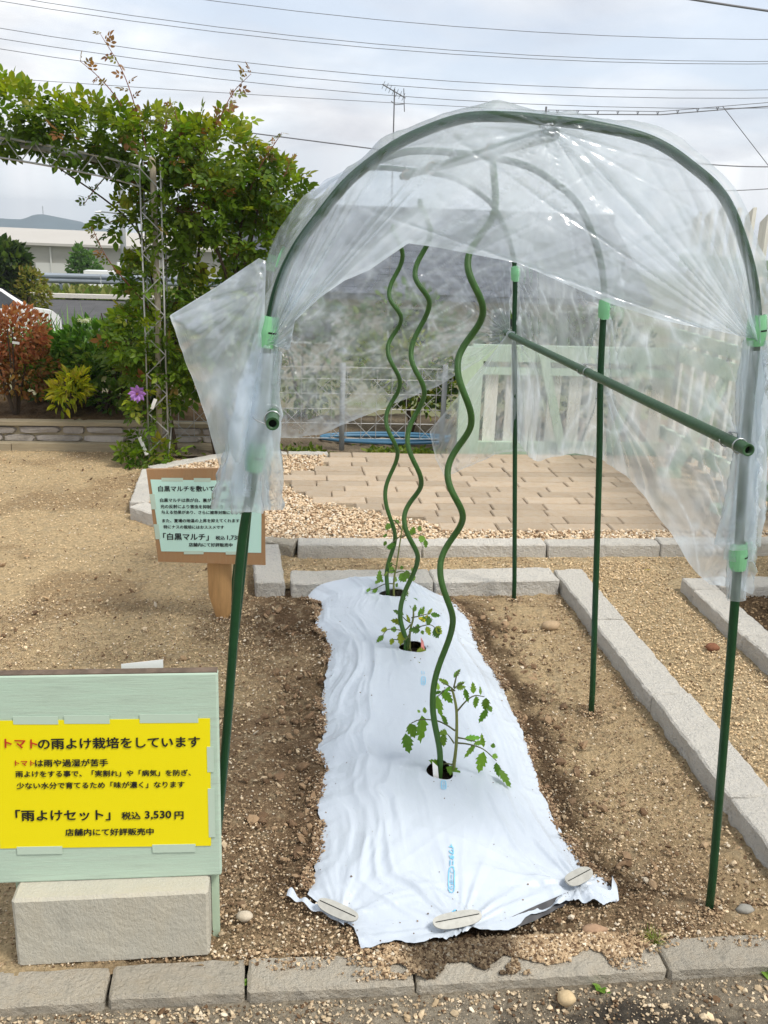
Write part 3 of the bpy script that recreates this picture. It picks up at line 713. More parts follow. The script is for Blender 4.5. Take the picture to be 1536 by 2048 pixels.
# crumbs and pebbles over the dug soil
def soil_mix(n, dark, light, g, p_dark=.2, p_pale=.07):
    t = g.random(n)[:, None]**1.3; c = np.array(dark)*(1-t)+np.array(light)*t
    c = c*1.15; c[g.random(n) < p_dark] = (.13, .08, .045); c[g.random(n) < p_pale] = (.64, .55, .42); return c*(1+g.normal(0, .12, (n, 1)))
ML_, MR_ = np.array(MULCH_LEFT), np.array(MULCH_RIGHT)
def off_mulch(x, y, mrg=.0):
    l_, r_ = np.interp(y, ML_[:, 1], ML_[:, 0]), np.interp(y, MR_[:, 1], MR_[:, 0]); fr_ = np.interp(x, [p[0] for p in MULCH_FRONT], [p[1] for p in MULCH_FRONT]); return ~((x > l_+mrg) & (x < r_-mrg) & (y < 3.80) & (y > fr_+mrg))
def damp(x, y): return np.clip((.30-bed_colour(x, y)[:, 0])/.21, 0, 1)
n = 105000
px, py = g.uniform(-1.5, 1.22, n), 1.715+(g.random(n)**1.35)*2.15
clump = sstep(.3, .7, fbm(px*4, py*4, seed=33))
keep = off_mulch(px, py, .012) & (g.random(n) < (.35+.65*clump)*np.where(px < -.35, .55, 1)) & (py < 3.79)
px, py = px[keep], py[keep]; n = len(px)
sz = .0012+.0032*g.random(n)**2.2; pc = soil_mix(n, (.21, .138, .08), (.52, .40, .255), g, .22, .10)
dm = damp(px, py)[:, None]; pc = pc*(1-dm*.62)
crumbs('soil_crumbs', np.c_[px, py, g.uniform(-.004, .005, n)+sz*.3], sz, pc, 7)
# soil drawn up over the edges of the mulch film
n = 14000; e_ = along(MULCH_LEFT, g.random(n//2)); e2 = along(MULCH_RIGHT, g.random(n//2)); px = np.r_[e_[:, 0]+g.normal(-.006, .010, n//2), e2[:, 0]+g.normal(.006, .010, n//2)]; py = np.r_[e_[:, 1], e2[:, 1]]+g.normal(0, .008, n)
keep = (noise(px*18, py*18, seed=38) > .38) & (py < 3.78) & (py > 1.9); px, py = px[keep], py[keep]; n = len(px); sz = .0014+.0042*g.random(n)**2.2
crumbs('edge_soil', np.c_[px, py, .004+.010*g.random(n)], sz, soil_mix(n, (.16, .10, .06), (.36, .26, .16), g), 17)
n = 9000
px, py = g.uniform(-1.5, 1.21, n), 1.72+(g.random(n)**1.4)*2.2
clump = sstep(.4, .65, fbm(px*5, py*5, seed=34)); keep = off_mulch(px, py, -.005) & (g.random(n) < (.25+.75*clump)*np.where(px < -.3, .45, 1)) & (py < 3.79) & ~((px < -.14) & (px > -.6) & (py < 1.86))
px, py = px[keep], py[keep]; n = len(px)
sz = .003+.0062*g.random(n)**4.5; sz[g.random(n) < .006] *= 1.7
pc = soil_mix(n, (.26, .18, .105), (.50, .40, .27), g, .15, .09); dm = damp(px, py)[:, None]; pc = pc*(1-dm*.45)
rocks('soil_pebbles', np.c_[px, py, g.uniform(-.003, .004, n)+sz*.3], sz, pc, MT['rock'], seed=8)
# sandy ground to the left and the path
n = 42000
px, py = np.r_[g.uniform(-2.6, -.1, n), g.uniform(1.37, 1.77, n//2), g.uniform(0, 3, n//3)], np.r_[g.uniform(2.4, 6.4, n), g.uniform(1.75, 4.2, n//2), g.uniform(3.97, 4.27, n//3)]
keep = ~inside(terr, px, py) & ~((px > 1.76) & (py < 3.86)); px, py = px[keep], py[keep]; n = len(px)
sz = .0012+.0042*g.random(n)**3.2; pc = soil_mix(n, (.40, .29, .165), (.60, .47, .30), g, .07, .05)
crumbs('path_grit', np.c_[px, py, g.uniform(-.004, .002, n)+sz*.2], sz, pc*1.12, 9)
# twigs, bark and clods lying about on the bare ground
n = 900; px, py = g.uniform(-2.4, -.2, n), g.uniform(2.2, 6.2, n); kp = (fbm(px*2.3+7, py*2.3, seed=24, octv=5) > .50) & ~inside(terr, px, py); px, py = px[kp], py[kp]; n = len(px)
rocks('ground_litter', np.c_[px, py, np.full(n, .002)], .003+.011*g.random(n)**4, soil_mix(n, (.16, .10, .055), (.40, .28, .16), g, .35, .06), MT['rock'], .55, None, 19)
# grit on the apron, along the foot of the kerb and spilt over it
n = 5200
px = g.uniform(-1.0, 1.6, n); py = 1.612-np.abs(g.normal(0, 1, n))*np.where(px > .1, .085, .05)
keep = py > 1.3; px, py = px[keep], py[keep]; n = len(px)
sz = .0012+.0045*g.random(n)**3.2
crumbs('apron_grit', np.c_[px, py, np.full(n, -.0285)+sz*.4], sz, soil_mix(n, (.24, .175, .11), (.56, .46, .32), g, .2, .06), 10)
n = 220
px = g.uniform(-.5, 1.3, n); py = 1.605-np.abs(g.normal(0, 1, n))*.06; sz = .003+.005*g.random(n)**3
rocks('apron_pebbles', np.c_[px, py, np.full(n, -.028)+sz*.4], sz, soil_mix(n, (.30, .22, .13), (.58, .47, .32), g, .1, .1), MT['rock'], seed=11)
n = 15000
px = np.r_[g.normal(.40, .10, n), g.normal(.60, .09, n), g.normal(.75, .03, n//9), g.uniform(-.1, 1.2, n//9)]; py = np.r_[g.uniform(1.628, 1.735, n), 1.735-np.abs(g.normal(0, .05, n)), g.uniform(1.66, 1.72, n//9), g.uniform(1.67, 1.73, n//9)]
keep = (py > 1.622) & (fbm(px*16, py*16, seed=35)+.25*sstep(1.66, 1.72, py) > .47); px, py = px[keep], py[keep]; n = len(px)
sz = .0013+.0042*g.random(n)**2.6; wetc = sstep(.17, .08, np.abs(px-.40)+(fbm(px*14, py*14, seed=36)-.5)*.12)[:, None]
pc = soil_mix(n, (.25, .17, .10), (.50, .38, .24), g)*(1-wetc*.72)
crumbs('spilt_soil', np.c_[px, py, np.full(n, .002)+sz*.4+.004*g.random(n)], sz, pc, 12)
n = 9000
px, py = g.uniform(1.9, 3.2, n), g.uniform(2.4, 3.72, n); sz = .0025+.006*g.random(n)**2.5; t_ = g.random(n)[:, None]
crumbs('side_bed_clods', np.c_[px, py, np.full(n, .014)+sz*.3], sz, np.array((.07, .043, .022))*(1-t_)+np.array((.36, .25, .14))*t_, 13)
# single stones one can point at
def stone(label, loc, size, col, seed):
    gg = np.random.default_rng(seed); bm = bmesh.new(); bmesh.ops.create_icosphere(bm, subdivisions=2, radius=1.0)
    V = np.array([v.co[:] for v in bm.verts]); F = np.array([[v.index for v in f.verts] for f in bm.faces]); bm.free()
    V = V*(1+(fbm(V[:, 0]*1.5+seed, V[:, 1]*1.5, V[:, 2]*1.5, seed=seed)-.5)[:, None]*.7)*np.array(size)
    o = mesh('stone', V, F, MT['rock'], smooth=True, attrs={'Col': np.tile(np.array(col), (len(V), 1))}, loc=loc)
    return tag(o, label, 'stone')
stone('rounded tan stone lying in the bed near the far end of the side kerb', (1.075, 3.43, .014), (.038, .028, .02), (.40, .29, .18), 1)
stone('rusty brown stone lying alone on the sandy path', (1.66, 3.22, .010), (.03, .022, .016), (.20, .09, .05), 2)
stone('pale angular stone on the apron below the wet soil', (.60, 1.565, -.008), (.02, .018, .018), (.55, .42, .25), 3)
stone('larger pale stone in the soil right of the concrete block', (-.085, 1.835, .010), (.020, .016, .013), (.50, .43, .33), 4)
stone('flat brown stone at the kerb right of the mulch film', (.715, 1.745, .006), (.034, .014, .010), (.34, .22, .14), 5)
stone('grey pebble in the soil at the foot of the near right pole', (1.10, 1.79, .006), (.022, .014, .010), (.26, .25, .22), 6)

# ================================================================= leaves
def unit(a): return a/(np.linalg.norm(a, axis=-1, keepdims=True)+1e-9)
LEAFLET_V = np.array([(0, 0, 0), (-.27, .32, .05), (0, .38, -.03), (.27, .32, .05), (-.22, .66, .01), (.22, .66, .01), (0, 1, -.10)])
LEAFLET_F = np.array([(0, 2, 1), (0, 3, 2), (1, 2, 4), (2, 6, 4), (2, 5, 6), (3, 5, 2)])
LONG_V = LEAFLET_V*np.array([.62, 1, 1.6])
BLADE_V = np.array([(-.02, 0, 0), (.02, 0, 0), (-.018, .4, .06), (.018, .4, .06), (-.012, .75, .02), (.012, .75, .02), (0, 1, -.12)])
BLADE_F = np.array([(0, 1, 3), (0, 3, 2), (2, 3, 5), (2, 5, 4), (4, 5, 6)])
def compound_leaf():
    V, F, k = [], [], 0
    for x, y, ang, s in ((0, .52, 0, .50), (-.02, .40, .95, .42), (.02, .40, -.95, .42), (-.02, .14, 1.15, .36), (.02, .14, -1.15, .36)):
        c, sn = math.cos(ang), math.sin(ang)
        T = LEAFLET_V*s; T = np.stack([T[:, 0]*c-T[:, 1]*sn, T[:, 0]*sn+T[:, 1]*c, T[:, 2]-.1*y], -1)+np.array((x, y, 0))
        V.append(T); F.append(LEAFLET_F+k); k += len(T)
    # thin stalk
    V.append(np.array([(-.008, -.1, 0), (.008, -.1, 0), (0, .55, -.03)])); F.append(np.array([(0, 1, 2)])+k)
    return np.concatenate(V), np.concatenate(F)
ROSE_V, ROSE_F = compound_leaf()
TEMPL = {'rose': (ROSE_V, ROSE_F), 'leaf': (LEAFLET_V, LEAFLET_F), 'long': (LONG_V, LEAFLET_F), 'blade': (BLADE_V, BLADE_F)}
def leaves(name, P, D, S, C, parent=None, tmpl='rose', seed=1, flat=.7, material=None):
    g = np.random.default_rng(seed); n = len(P); TV, TF = TEMPL[tmpl]; k = len(TV)
    y = unit(D+g.normal(0, .15, (n, 3)))
    nn = unit(np.array([0, 0, 1.0])*flat+g.normal(0, .55, (n, 3)))
    x = unit(np.cross(y, nn)); z = np.cross(x, y)
    V = (TV[None, :, 0, None]*x[:, None]+TV[None, :, 1, None]*y[:, None]+TV[None, :, 2, None]*z[:, None])*S[:, None, None]+P[:, None]
    F = TF[None]+(np.arange(n)*k)[:, None, None]
    o = mesh(name, V.reshape(-1, 3), F.reshape(-1, 3), material or MT['leaf'], parent, attrs={'Col': np.repeat(C, k, 0)})
    return stuff(o)
def blob(c, r, n, g, shell=.55, gaps=0.0, seed=1):
    """points in an uneven ellipsoid, denser towards its skin, with holes"""
    q = unit(g.normal(0, 1, (n*3, 3))); rr = g.random(n*3)**(1/3); rr = shell+(1-shell)*rr if shell else rr
    rr = np.where(g.random(n*3) < .35, g.random(n*3)**(1/3), rr)
    lump = .78+.5*noise(q[:, 0]*2.2+seed, q[:, 1]*2.2, q[:, 2]*2.2, seed=seed)
    P = q*rr[:, None]*lump[:, None]
    W = P*np.array(r)+np.array(c)
    if gaps:
        keep = noise(W[:, 0]*6.5, W[:, 1]*6.5, W[:, 2]*6.5, seed=seed+3) > gaps
        W, P = W[keep], P[keep]
    return W[:n], P[:n]
def tint(g, n, cols, jitter=.18):
    c = np.array(cols)[g.integers(0, len(cols), n)]
    return np.clip(c*(1+g.normal(0, jitter, (n, 1)))*(1+g.normal(0, .05, (n, 3))), .004, 1)

# ================================================================= flower bed behind a low stone wall
def bed2(X, Y): return lerp3((.11, .068, .038), (.24, .165, .095), fbm(X*7, Y*7, seed=151, octv=4))
soil_sheet('flower_bed_soil', -3.0, -.45, 6.56, 7.6, .03, bed2, lambda X, Y: 1.8+0*X, .165, 101)
soil_sheet('fence_strip_soil', -.72, 3.4, 6.205, 7.7, .03, lambda X, Y: lerp3((.16, .12, .08), (.30, .25, .18), fbm(X*6, Y*6, seed=152, octv=4)), lambda X, Y: 1.2+0*X, .012, 103)

wall = thing('stone_wall', 'low wall of flat irregular stones edging the raised flower bed', 'wall', (-1.6, 6.5, 0))
mb = MB(); mb.box((-.0, .045, .075), (2.6, .06, .15)); mb.build('mortar_core', MT['mortar'], wall)
mb = MB(); mb.box((.0, -.045, .012), (2.7, .075, .06)); mb.build('ledge', MT['mortar'], wall)
for i, (x0, x1) in enumerate(((-1.35, -.2), (-.195, .75), (.755, 1.5))):
    mb = MB(); mb.box(((x0+x1)/2, -.097, .018+.004*(i % 2)), (x1-x0, .028, .055)); mb.build('edging_board', MT['timber'], wall)
for i, (x0, x1) in enumerate(((-1.3, -.35), (-.345, .55), (.555, 1.3))):
    mb = MB(); mb.box(((x0+x1)/2, .035, .163), (x1-x0, .10, .026)); mb.build('cap_board', MT['timber'], wall)
r = random.Random(4)
for row, (z0, hh) in enumerate(((.040, .046), (.094, .048))):
    x = -1.3+.11*row
    while x < 1.25:
        l = r.uniform(.13, .34); k = 9
        hz = hh*r.uniform(.98, 1.16)
        a = [2*math.pi*i/k for i in range(k)]
        pts = [(math.copysign(abs(math.cos(t))**.45, math.cos(t))*l/2*r.uniform(.94, 1.04), math.copysign(abs(math.sin(t))**.45, math.sin(t))*hz/2*r.uniform(.85, 1.05)) for t in a]
        V = [(p[0], -.0, p[1]) for p in pts]+[(p[0]*.9, -.022*r.uniform(.7, 1.2), p[1]*.82) for p in pts]
        F4 = [(i, i+k, (i+1) % k+k, (i+1) % k) for i in range(k)]
        mesh('stone', V, [np.array(F4), np.array([list(range(k, 2*k))])], MT['stone_wall'], wall, loc=(x+l/2, .016, z0+hh/2+r.uniform(-.003, .003)))
        x += l+.002

# ================================================================= rose arch
arch = thing('garden_arch', 'steel lattice garden arch carrying the climbing rose', 'arch', (-.80, 6.05, 0))
mb = MB(); mb.tube([(.012, 0, -.02), (.035, .0, 1.0), (.035, 0, 1.86)], .019, 10); mb.build('post', MT['post_wood'], arch, smooth=True)
for dx, dy in ((-.045, -.05), (.075, -.05), (-.045, .11), (.075, .11)):
    mb = MB(); mb.tube([(dx, dy, -.02), (dx+.01, dy, 1.84)], .0055, 6); mb.build('upright_bar', MT['steel'], arch, smooth=True)
def zigzag(x0, y0, x1, y1, z0, z1, n):
    b = MB()
    for i in range(n):
        za, zb = z0+(z1-z0)*i/n, z0+(z1-z0)*(i+1)/n
        p, q = ((x0, y0), (x1, y1)) if i % 2 == 0 else ((x1, y1), (x0, y0))
        b.tube([(p[0], p[1], za), (q[0], q[1], zb)], .0035, 5)
    return b
zigzag(-.04, -.055, .08, -.055, .1, 1.8, 14).build('lattice', MT['steel'], arch)
zigzag(.08, -.05, .08, .11, .1, 1.8, 14).build('lattice', MT['steel'], arch)
def arc(dz, n=24, dx=0.0):
    t = np.linspace(0, 1, n); x = -.04-t*1.9+dx; z = 1.80+dz+.19*np.sin(np.clip(t*1.05, 0, 1)*math.pi/2)**.8
    return x, z
for dy in (-.05, .11):
    for dz in (.0, -.11):
        x, z = arc(dz); mb = MB(); mb.tube(np.c_[x, np.full(len(x), dy), z], .008 if dz == 0 else .006, 6); mb.build('arch_bar', MT['steel'], arch, smooth=True)
x, z = arc(0.0); x2, z2 = arc(-.11)
b = MB()
for i in range(len(x)-1): b.tube([(x[i], -.05, z[i]), (x2[i+1], -.05, z2[i+1])] if i % 2 else [(x2[i], -.05, z2[i]), (x[i+1], -.05, z[i+1])], .0035, 5)
b.build('lattice', MT['steel'], arch)
mb = MB(); xx, zz_ = arc(-.02); mb.tube(np.c_[xx, np.full(len(xx), .04), zz_], .019, 8); mb.build('crossbeam', MT['grey_post'], arch, smooth=True)

rose = thing('climbing_rose', 'leafy green climbing rose covering the lattice arch', 'rose', (-.75, 6.2, 0))
ro = np.array((-.75, 6.2, 0))
g = np.random.default_rng(77)
GREENS = [(.085, .155, .010), (.11, .185, .012), (.065, .125, .010), (.14, .22, .016), (.095, .16, .014)]
YOUNG = [(.30, .36, .022), (.35, .38, .03), (.23, .31, .018), (.32, .29, .04)]
RUST = [(.20, .085, .03), (.24, .12, .035), (.17, .12, .03)]
blobs = [  # centre, radii, sprays, gaps
    ((-2.15, 6.15, 2.06), (.42, .28, .17), 330, .0), ((-1.62, 6.15, 2.06), (.36, .26, .155), 300, .0), ((-1.18, 6.15, 1.99), (.30, .26, .16), 250, .0),
    ((-.80, 6.20, 1.93), (.30, .30, .20), 320, .0), ((-.42, 6.25, 1.86), (.32, .30, .24), 400, .0), ((-.10, 6.35, 1.68), (.25, .26, .19), 270, .0),
    ((-.55, 6.25, 1.62), (.34, .28, .19), 330, .25), ((-.22, 6.30, 1.46), (.23, .25, .21), 200, .42),
    ((-.80, 6.20, 1.48), (.24, .22, .20), 150, .48), ((-.45, 6.28, 1.22), (.26, .22, .22), 190, .45), ((-.78, 6.22, 1.15), (.20, .2, .22), 110, .45),
    ((-.52, 6.25, .98), (.30, .24, .18), 230, .30), ((-.80, 6.20, .80), (.30, .22, .18), 280, .15), ((-.50, 6.22, .70), (.26, .22, .20), 220, .25), ((-.72, 6.2, .56), (.26, .2, .17), 190, .3),
    ((-.86, 6.08, .30), (.09, .09, .24), 70, .2), ((-.84, 6.05, .07), (.16, .12, .07), 60, .0), ((-.40, 6.35, .50), (.22, .2, .16), 70, .45),
]
P, D, C = [], [], []
for i, (c, rr, n, gp) in enumerate(blobs):
    W, q = blob(c, rr, n, g, gaps=gp, seed=300+i); k = len(W)
    hi = sstep(.15, .85, q[:, 2]+g.normal(0, .25, k))
    base, yng = tint(g, k, GREENS), tint(g, k, YOUNG)
    col = base*(1-hi[:, None]*.75)+yng*(hi[:, None]*.75)
    rr_ = g.random(k) < .035; col[rr_] = tint(g, rr_.sum(), RUST)
    P.append(W); C.append(col); D.append(unit(q)*.8+np.array((0, -.2, -.12))+g.normal(0, .45, (k, 3)))
P, D, C = map(np.concatenate, (P, D, C))
leaves('foliage', P-ro, D, g.uniform(.085, .145, len(P)), C, rose, 'rose', 5)
for pts, rad_ in (([(.05, .05, 0), (.0, .1, .5), (.1, .05, 1.1), (.2, 0, 1.6)], .014), ([(.45, .1, 0), (.35, .05, .5), (.42, .1, 1.0), (.5, .1, 1.6)], .017), ([(.38, .12, 0), (.5, .1, .25), (.6, .15, .55)], .012),
                  ([(.30, .1, 0), (.22, .1, .4), (.0, .05, .9), (-.15, 0, 1.5)], .012), ([(.45, .1, .9), (.3, .0, 1.4), (-.2, 0, 1.75), (-.9, -.05, 1.98)], .011), ([(.42, .1, 1.0), (.55, .1, 1.4), (.62, .15, 1.75)], .011),
                  ([(.0, .1, 1.1), (-.2, .05, 1.5), (-.7, 0, 1.86)], .008), ([(.2, .1, 1.2), (.3, .1, 1.6), (.7, .12, 1.7)], .009), ([(.35, .1, .3), (.55, .1, .5), (.75, .15, .62)], .009)):
    mb = MB(); c = curve(pts, 16); mb.tube(c, np.linspace(rad_, rad_*.5, 16), 7); mb.build('stem', MT['bark'], rose, smooth=True)
def shoot(pts, n, s, cols, rad_=.0045, seed=1, up_=.2):
    g2 = np.random.default_rng(seed); c = curve(pts, 24)
    mb = MB(); mb.tube(c, np.linspace(rad_, .0015, 24), 5); o = mb.build('shoot', MT['shoot'], rose, smooth=True)
    t = np.linspace(.25, 1, n); P_ = along(c, t); dr = unit(np.gradient(P_, axis=0))
    side = g2.normal(0, 1, (n, 3)); side -= dr*np.sum(side*dr, 1)[:, None]
    leaves('shoot_leaves', P_, unit(side)*.9+dr*.5+np.array((0, 0, up_-.25)), g2.uniform(.7, 1.1, n)*s, tint(g2, n, cols), o, 'rose', seed+1, flat=.5)
BR = [(.26, .13, .05), (.22, .15, .05), (.19, .18, .05), (.30, .15, .08)]
shoot([(-.06, -.05, 1.9), (-.12, -.05, 2.15), (-.19, -.03, 2.34), (-.30, -.02, 2.52)], 13, .085, BR, seed=1)
shoot([(-.12, -.05, 2.0), (-.22, -.05, 2.18), (-.33, -.05, 2.30), (-.42, -.04, 2.37)], 9, .08, BR, seed=2)
shoot([(.30, -.08, 1.95), (.38, -.1, 2.1), (.46, -.1, 2.24), (.56, -.1, 2.34)], 11, .085, BR, seed=3)
shoot([(.16, -.12, 1.75), (.15, -.14, 1.95), (.13, -.14, 2.08), (.10, -.13, 2.15)], 7, .05, RUST, seed=4)
shoot([(.55, -.05, 1.7), (.62, -.08, 1.85), (.70, -.08, 1.97), (.74, -.08, 2.03)], 8, .065, BR, seed=5)
shoot([(.70, .0, 1.68), (.76, -.02, 1.8), (.80, -.02, 1.9)], 6, .05, BR, seed=6)
shoot([(-.05, -.1, .95), (-.18, -.15, 1.12), (-.30, -.18, 1.28), (-.38, -.18, 1.46)], 16, .07, BR+GREENS[:2], .006, seed=7)
shoot([(-.30, -.05, 1.75), (-.38, -.06, 1.66), (-.44, -.06, 1.58)], 8, .07, GREENS, seed=8)
shoot([(-1.0, -.05, 2.1), (-.98, -.05, 2.22), (-.94, -.05, 2.32)], 7, .04, RUST, seed=9)
shoot([(.36, -.1, 1.9), (.35, -.1, 2.02), (.37, -.1, 2.12)], 6, .03, RUST, seed=10)
shoot([(.05, -.1, 2.0), (.08, -.1, 2.1), (.1, -.1, 2.16)], 6, .05, YOUNG, seed=11)

clem = thing('clematis_flower', 'single purple clematis bloom on the left of the arch', 'flower', (-.895, 5.96, .475))
V, F, Cc = [], [], []
for ring, (n, l) in enumerate(((8, .058), (8, .046))):
    for i in range(n):
        a = 2*math.pi*(i+.5*ring)/n; c, s = math.cos(a), math.sin(a)
        T = LEAFLET_V*np.array([1.0, 1, 1])*l; k = len(V)*7
        # bloom faces the camera: petals in the x-z plane
        V.append(np.stack([T[:, 0]*c+T[:, 1]*s, -.012*ring-T[:, 1]*.25*(1+ring)+T[:, 2], -T[:, 0]*s+T[:, 1]*c], -1)); F.append(LEAFLET_F+k)
        Cc.append(np.tile(np.array((.42, .20, .58))*random.Random(i+ring*9).uniform(.85, 1.2), (7, 1)))
mesh('petals', np.concatenate(V), np.concatenate(F), MT['petal'], clem, attrs={'Col': np.concatenate(Cc)})
mb = MB(); mb.tube([(0, -.01, 0), (0, -.035, 0)], [.010, .006], 8); mb.build('flower_centre', MT['shoot'], clem)
mb = MB(); mb.tube([(0, .0, 0), (.03, .05, .0), (.07, .08, -.1)], .002, 5); mb.build('stalk', MT['shoot'], clem)

# plant tags tied to the arch
def arch_tag(label, loc, size, rot):
    b = MB(); b.box((0, 0, 0), (size[0], .0015, size[1])); o = b.build('plant_tag', MT['paper_white']); o.location = loc; o.rotation_euler = rot
    return tag(o, label, 'tag')
arch_tag('bent white plant tag hanging low on the arch post', (-.875, 5.965, .14), (.022, .125), (0, -.35, .3))
arch_tag('small white plant tag on the arch beside the purple clematis', (-.80, 5.96, .41), (.022, .07), (.2, .35, .3))

# ================================================================= shrubs
def shrub(name, label, loc, parts, leafkind, size, cols, stems, seed, extra=None):
    t = thing(name, label, 'shrub', loc); g = np.random.default_rng(seed); P, D, C = [], [], []
    for i, (c, rr, n, gp) in enumerate(parts):
        W, q = blob(c, rr, n, g, gaps=gp, seed=seed+i); k = len(W)
        P.append(W); D.append(unit(q)+g.normal(0, .4, (k, 3))+np.array((0, 0, .15))); C.append(tint(g, k, cols[i] if isinstance(cols[0], list) else cols))
    P, D, C = map(np.concatenate, (P, D, C))
    leaves('foliage', P, D, g.uniform(size[0], size[1], len(P)), C, t, leafkind, seed+3)
    for i in range(stems):
        a = g.uniform(0, 2*math.pi); h = max(p[0][2] for p in parts); w_ = max(p[1][0] for p in parts)
        mb = MB(); c = curve([(0, 0, -.02), (.3*w_*math.cos(a), .3*w_*math.sin(a), h*.5), (w_*.7*math.cos(a), w_*.7*math.sin(a), h*1.1)], 8); mb.tube(c, np.linspace(.012, .004, 8), 6)
        mb.build('stem', MT['bark'], t, smooth=True)
    return t
RED = [(.48, .17, .085), (.54, .22, .11), (.40, .14, .06), (.58, .30, .16)]; RED2 = [(.28, .13, .04), (.33, .19, .05), (.22, .10, .04), (.16, .13, .03)]
shrub('red_shrub', 'rust and salmon coloured shrub at the left end of the flower bed', (-1.84, 6.72, .16),
      [((.0, .05, .56), (.23, .2, .18), 1500, .05), ((.0, .05, .34), (.28, .22, .19), 1200, .1), ((-.2, .0, .45), (.2, .2, .25), 900, .1)], 'leaf', (.025, .05), [RED, RED2, RED], 7, 500)
shrub('golden_shrub', 'low yellow-green shrub with long glossy leaves beside the red shrub', (-1.47, 6.70, .16),
      [((.02, -.03, .21), (.12, .11, .08), 170, .0), ((.05, .0, .27), (.09, .09, .05), 80, .0), ((-.05, 0, .12), (.09, .09, .06), 30, 0)], 'long', (.045, .085), [(.58, .56, .03), (.50, .52, .035), (.62, .58, .08), (.38, .44, .03)], 4, 520)
shrub('flowering_shrub', 'broad green shrub behind the golden one with flat white flower heads', (-1.36, 7.15, .15),
      [((.0, .0, .42), (.30, .22, .18), 620, .1), ((.28, .0, .38), (.22, .2, .2), 420, .1), ((-.28, .05, .3), (.22, .2, .2), 380, .1)], 'leaf', (.05, .085), [(.07, .17, .02), (.10, .22, .03), (.14, .27, .04), (.055, .13, .02)], 5, 540)
g = np.random.default_rng(12)
for i, (x, y, z) in enumerate(((-1.40, 7.0, .80), (-1.17, 6.95, .77), (-1.02, 6.95, .66), (-.98, 6.9, .60))):
    P = np.c_[np.clip(g.normal(0, .028, 60), -.045, .045), np.clip(g.normal(0, .02, 60), -.035, .035), g.normal(0, .003, 60)]
    o = leaves('flower_head', P, g.normal(0, 1, (60, 3)), np.full(60, .021), np.tile((.72, .74, .58), (60, 1)), None, 'leaf', 40+i, 2.0, MT['petal']); o.location = (x, y, z)
    del o['kind']; tag(o, ['flat white flower head highest on the flowering shrub', 'white flower head second from the left on the flowering shrub', 'small white flower head third from the left on the flowering shrub', 'lowest small white flower head near the arch'][i], 'flower', 'white flower heads')
shrub('variegated_shrub', 'upright bush with pale edged leaves between the golden shrub and arch', (-1.13, 6.80, .15),
      [((.0, .0, .42), (.16, .14, .20), 200, .2), ((.02, -.02, .20), (.10, .1, .10), 70, .2), ((.03, 0, .66), (.10, .1, .07), 50, .1)], 'leaf', (.045, .075), [(.15, .24, .04), (.24, .31, .09), (.33, .37, .16), (.09, .17, .025)], 6, 560)
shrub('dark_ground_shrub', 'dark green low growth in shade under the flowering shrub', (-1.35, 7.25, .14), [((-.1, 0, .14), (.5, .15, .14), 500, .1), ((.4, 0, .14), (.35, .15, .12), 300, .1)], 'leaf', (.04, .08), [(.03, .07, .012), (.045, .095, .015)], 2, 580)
shrub('green_shrub', 'mid green leafy shrub filling the bed behind the golden shrub', (-1.28, 6.92, .15), [((0, 0, .34), (.26, .14, .16), 520, .1), ((-.30, .05, .26), (.2, .14, .16), 360, .1), ((.1, -.05, .12), (.2, .12, .10), 200, .1)], 'leaf', (.035, .065), [(.10, .20, .03), (.15, .26, .035), (.07, .15, .02), (.21, .30, .05)], 5, 570)
shrub('round_leaf_shrub', 'small leafy bush right behind the arch foot by the lattice fence', (-1.0, 6.62, .14), [((.05, 0, .16), (.13, .1, .13), 150, .1)], 'leaf', (.03, .06), [(.10, .20, .03), (.17, .27, .04)], 3, 590)
grass = thing('ornamental_grass', 'tuft of long blue-green grass blades behind the red shrub', 'grass clump', (-1.72, 7.55, .05))
n = 420; a = g.uniform(0, 2*math.pi, n); D = np.c_[np.cos(a)*g.uniform(.1, .8, n), np.sin(a)*g.uniform(.1, .8, n), np.full(n, 1.0)]
leaves('blades', np.c_[g.normal(0, .05, n), g.normal(0, .05, n), np.zeros(n)], D, g.uniform(.45, .85, n), tint(g, n, [(.13, .25, .07), (.18, .30, .10), (.10, .2, .06)]), grass, 'blade', 3)
b = MB(); b.box((0, 0, 0), (.045, .002, .016)); o = b.build('plant_label', MT['paper_white']); o.location = (-1.745, 6.50, .70); o.rotation_euler = (0, .1, 0); tag(o, 'small white plant label on a stick in the red shrub', 'tag')
shrub('fence_bush', 'yellow-green bush growing behind the wire lattice fence', (.98, 7.05, .02),
      [((.0, .0, .50), (.28, .15, .22), 420, .1), ((.05, 0, .30), (.24, .12, .16), 300, .2), ((-.3, .1, .55), (.2, .15, .16), 200, .2)], 'long', (.05, .085), [(.20, .27, .03), (.30, .33, .04), (.13, .20, .025), (.05, .09, .015)], 5, 610)
shrub('clipped_bush', 'dark bush far behind the lattice fence seen through the film', (.15, 7.6, 0), [((0, 0, .55), (.55, .25, .45), 900, .1), ((.9, .1, .6), (.5, .25, .4), 700, .1)], 'leaf', (.05, .09), [(.05, .11, .02), (.08, .15, .025), (.13, .19, .03)], 4, 620)
shrub('gate_bush', 'dark bush behind the low picket fence seen between its pickets', (1.95, 6.95, 0), [((0, 0, .45), (.75, .2, .5), 1100, .05)], 'leaf', (.05, .09), [(.045, .09, .02), (.07, .12, .025), (.03, .06, .015)], 4, 640)  # bush added so the gaps between the pickets read dark
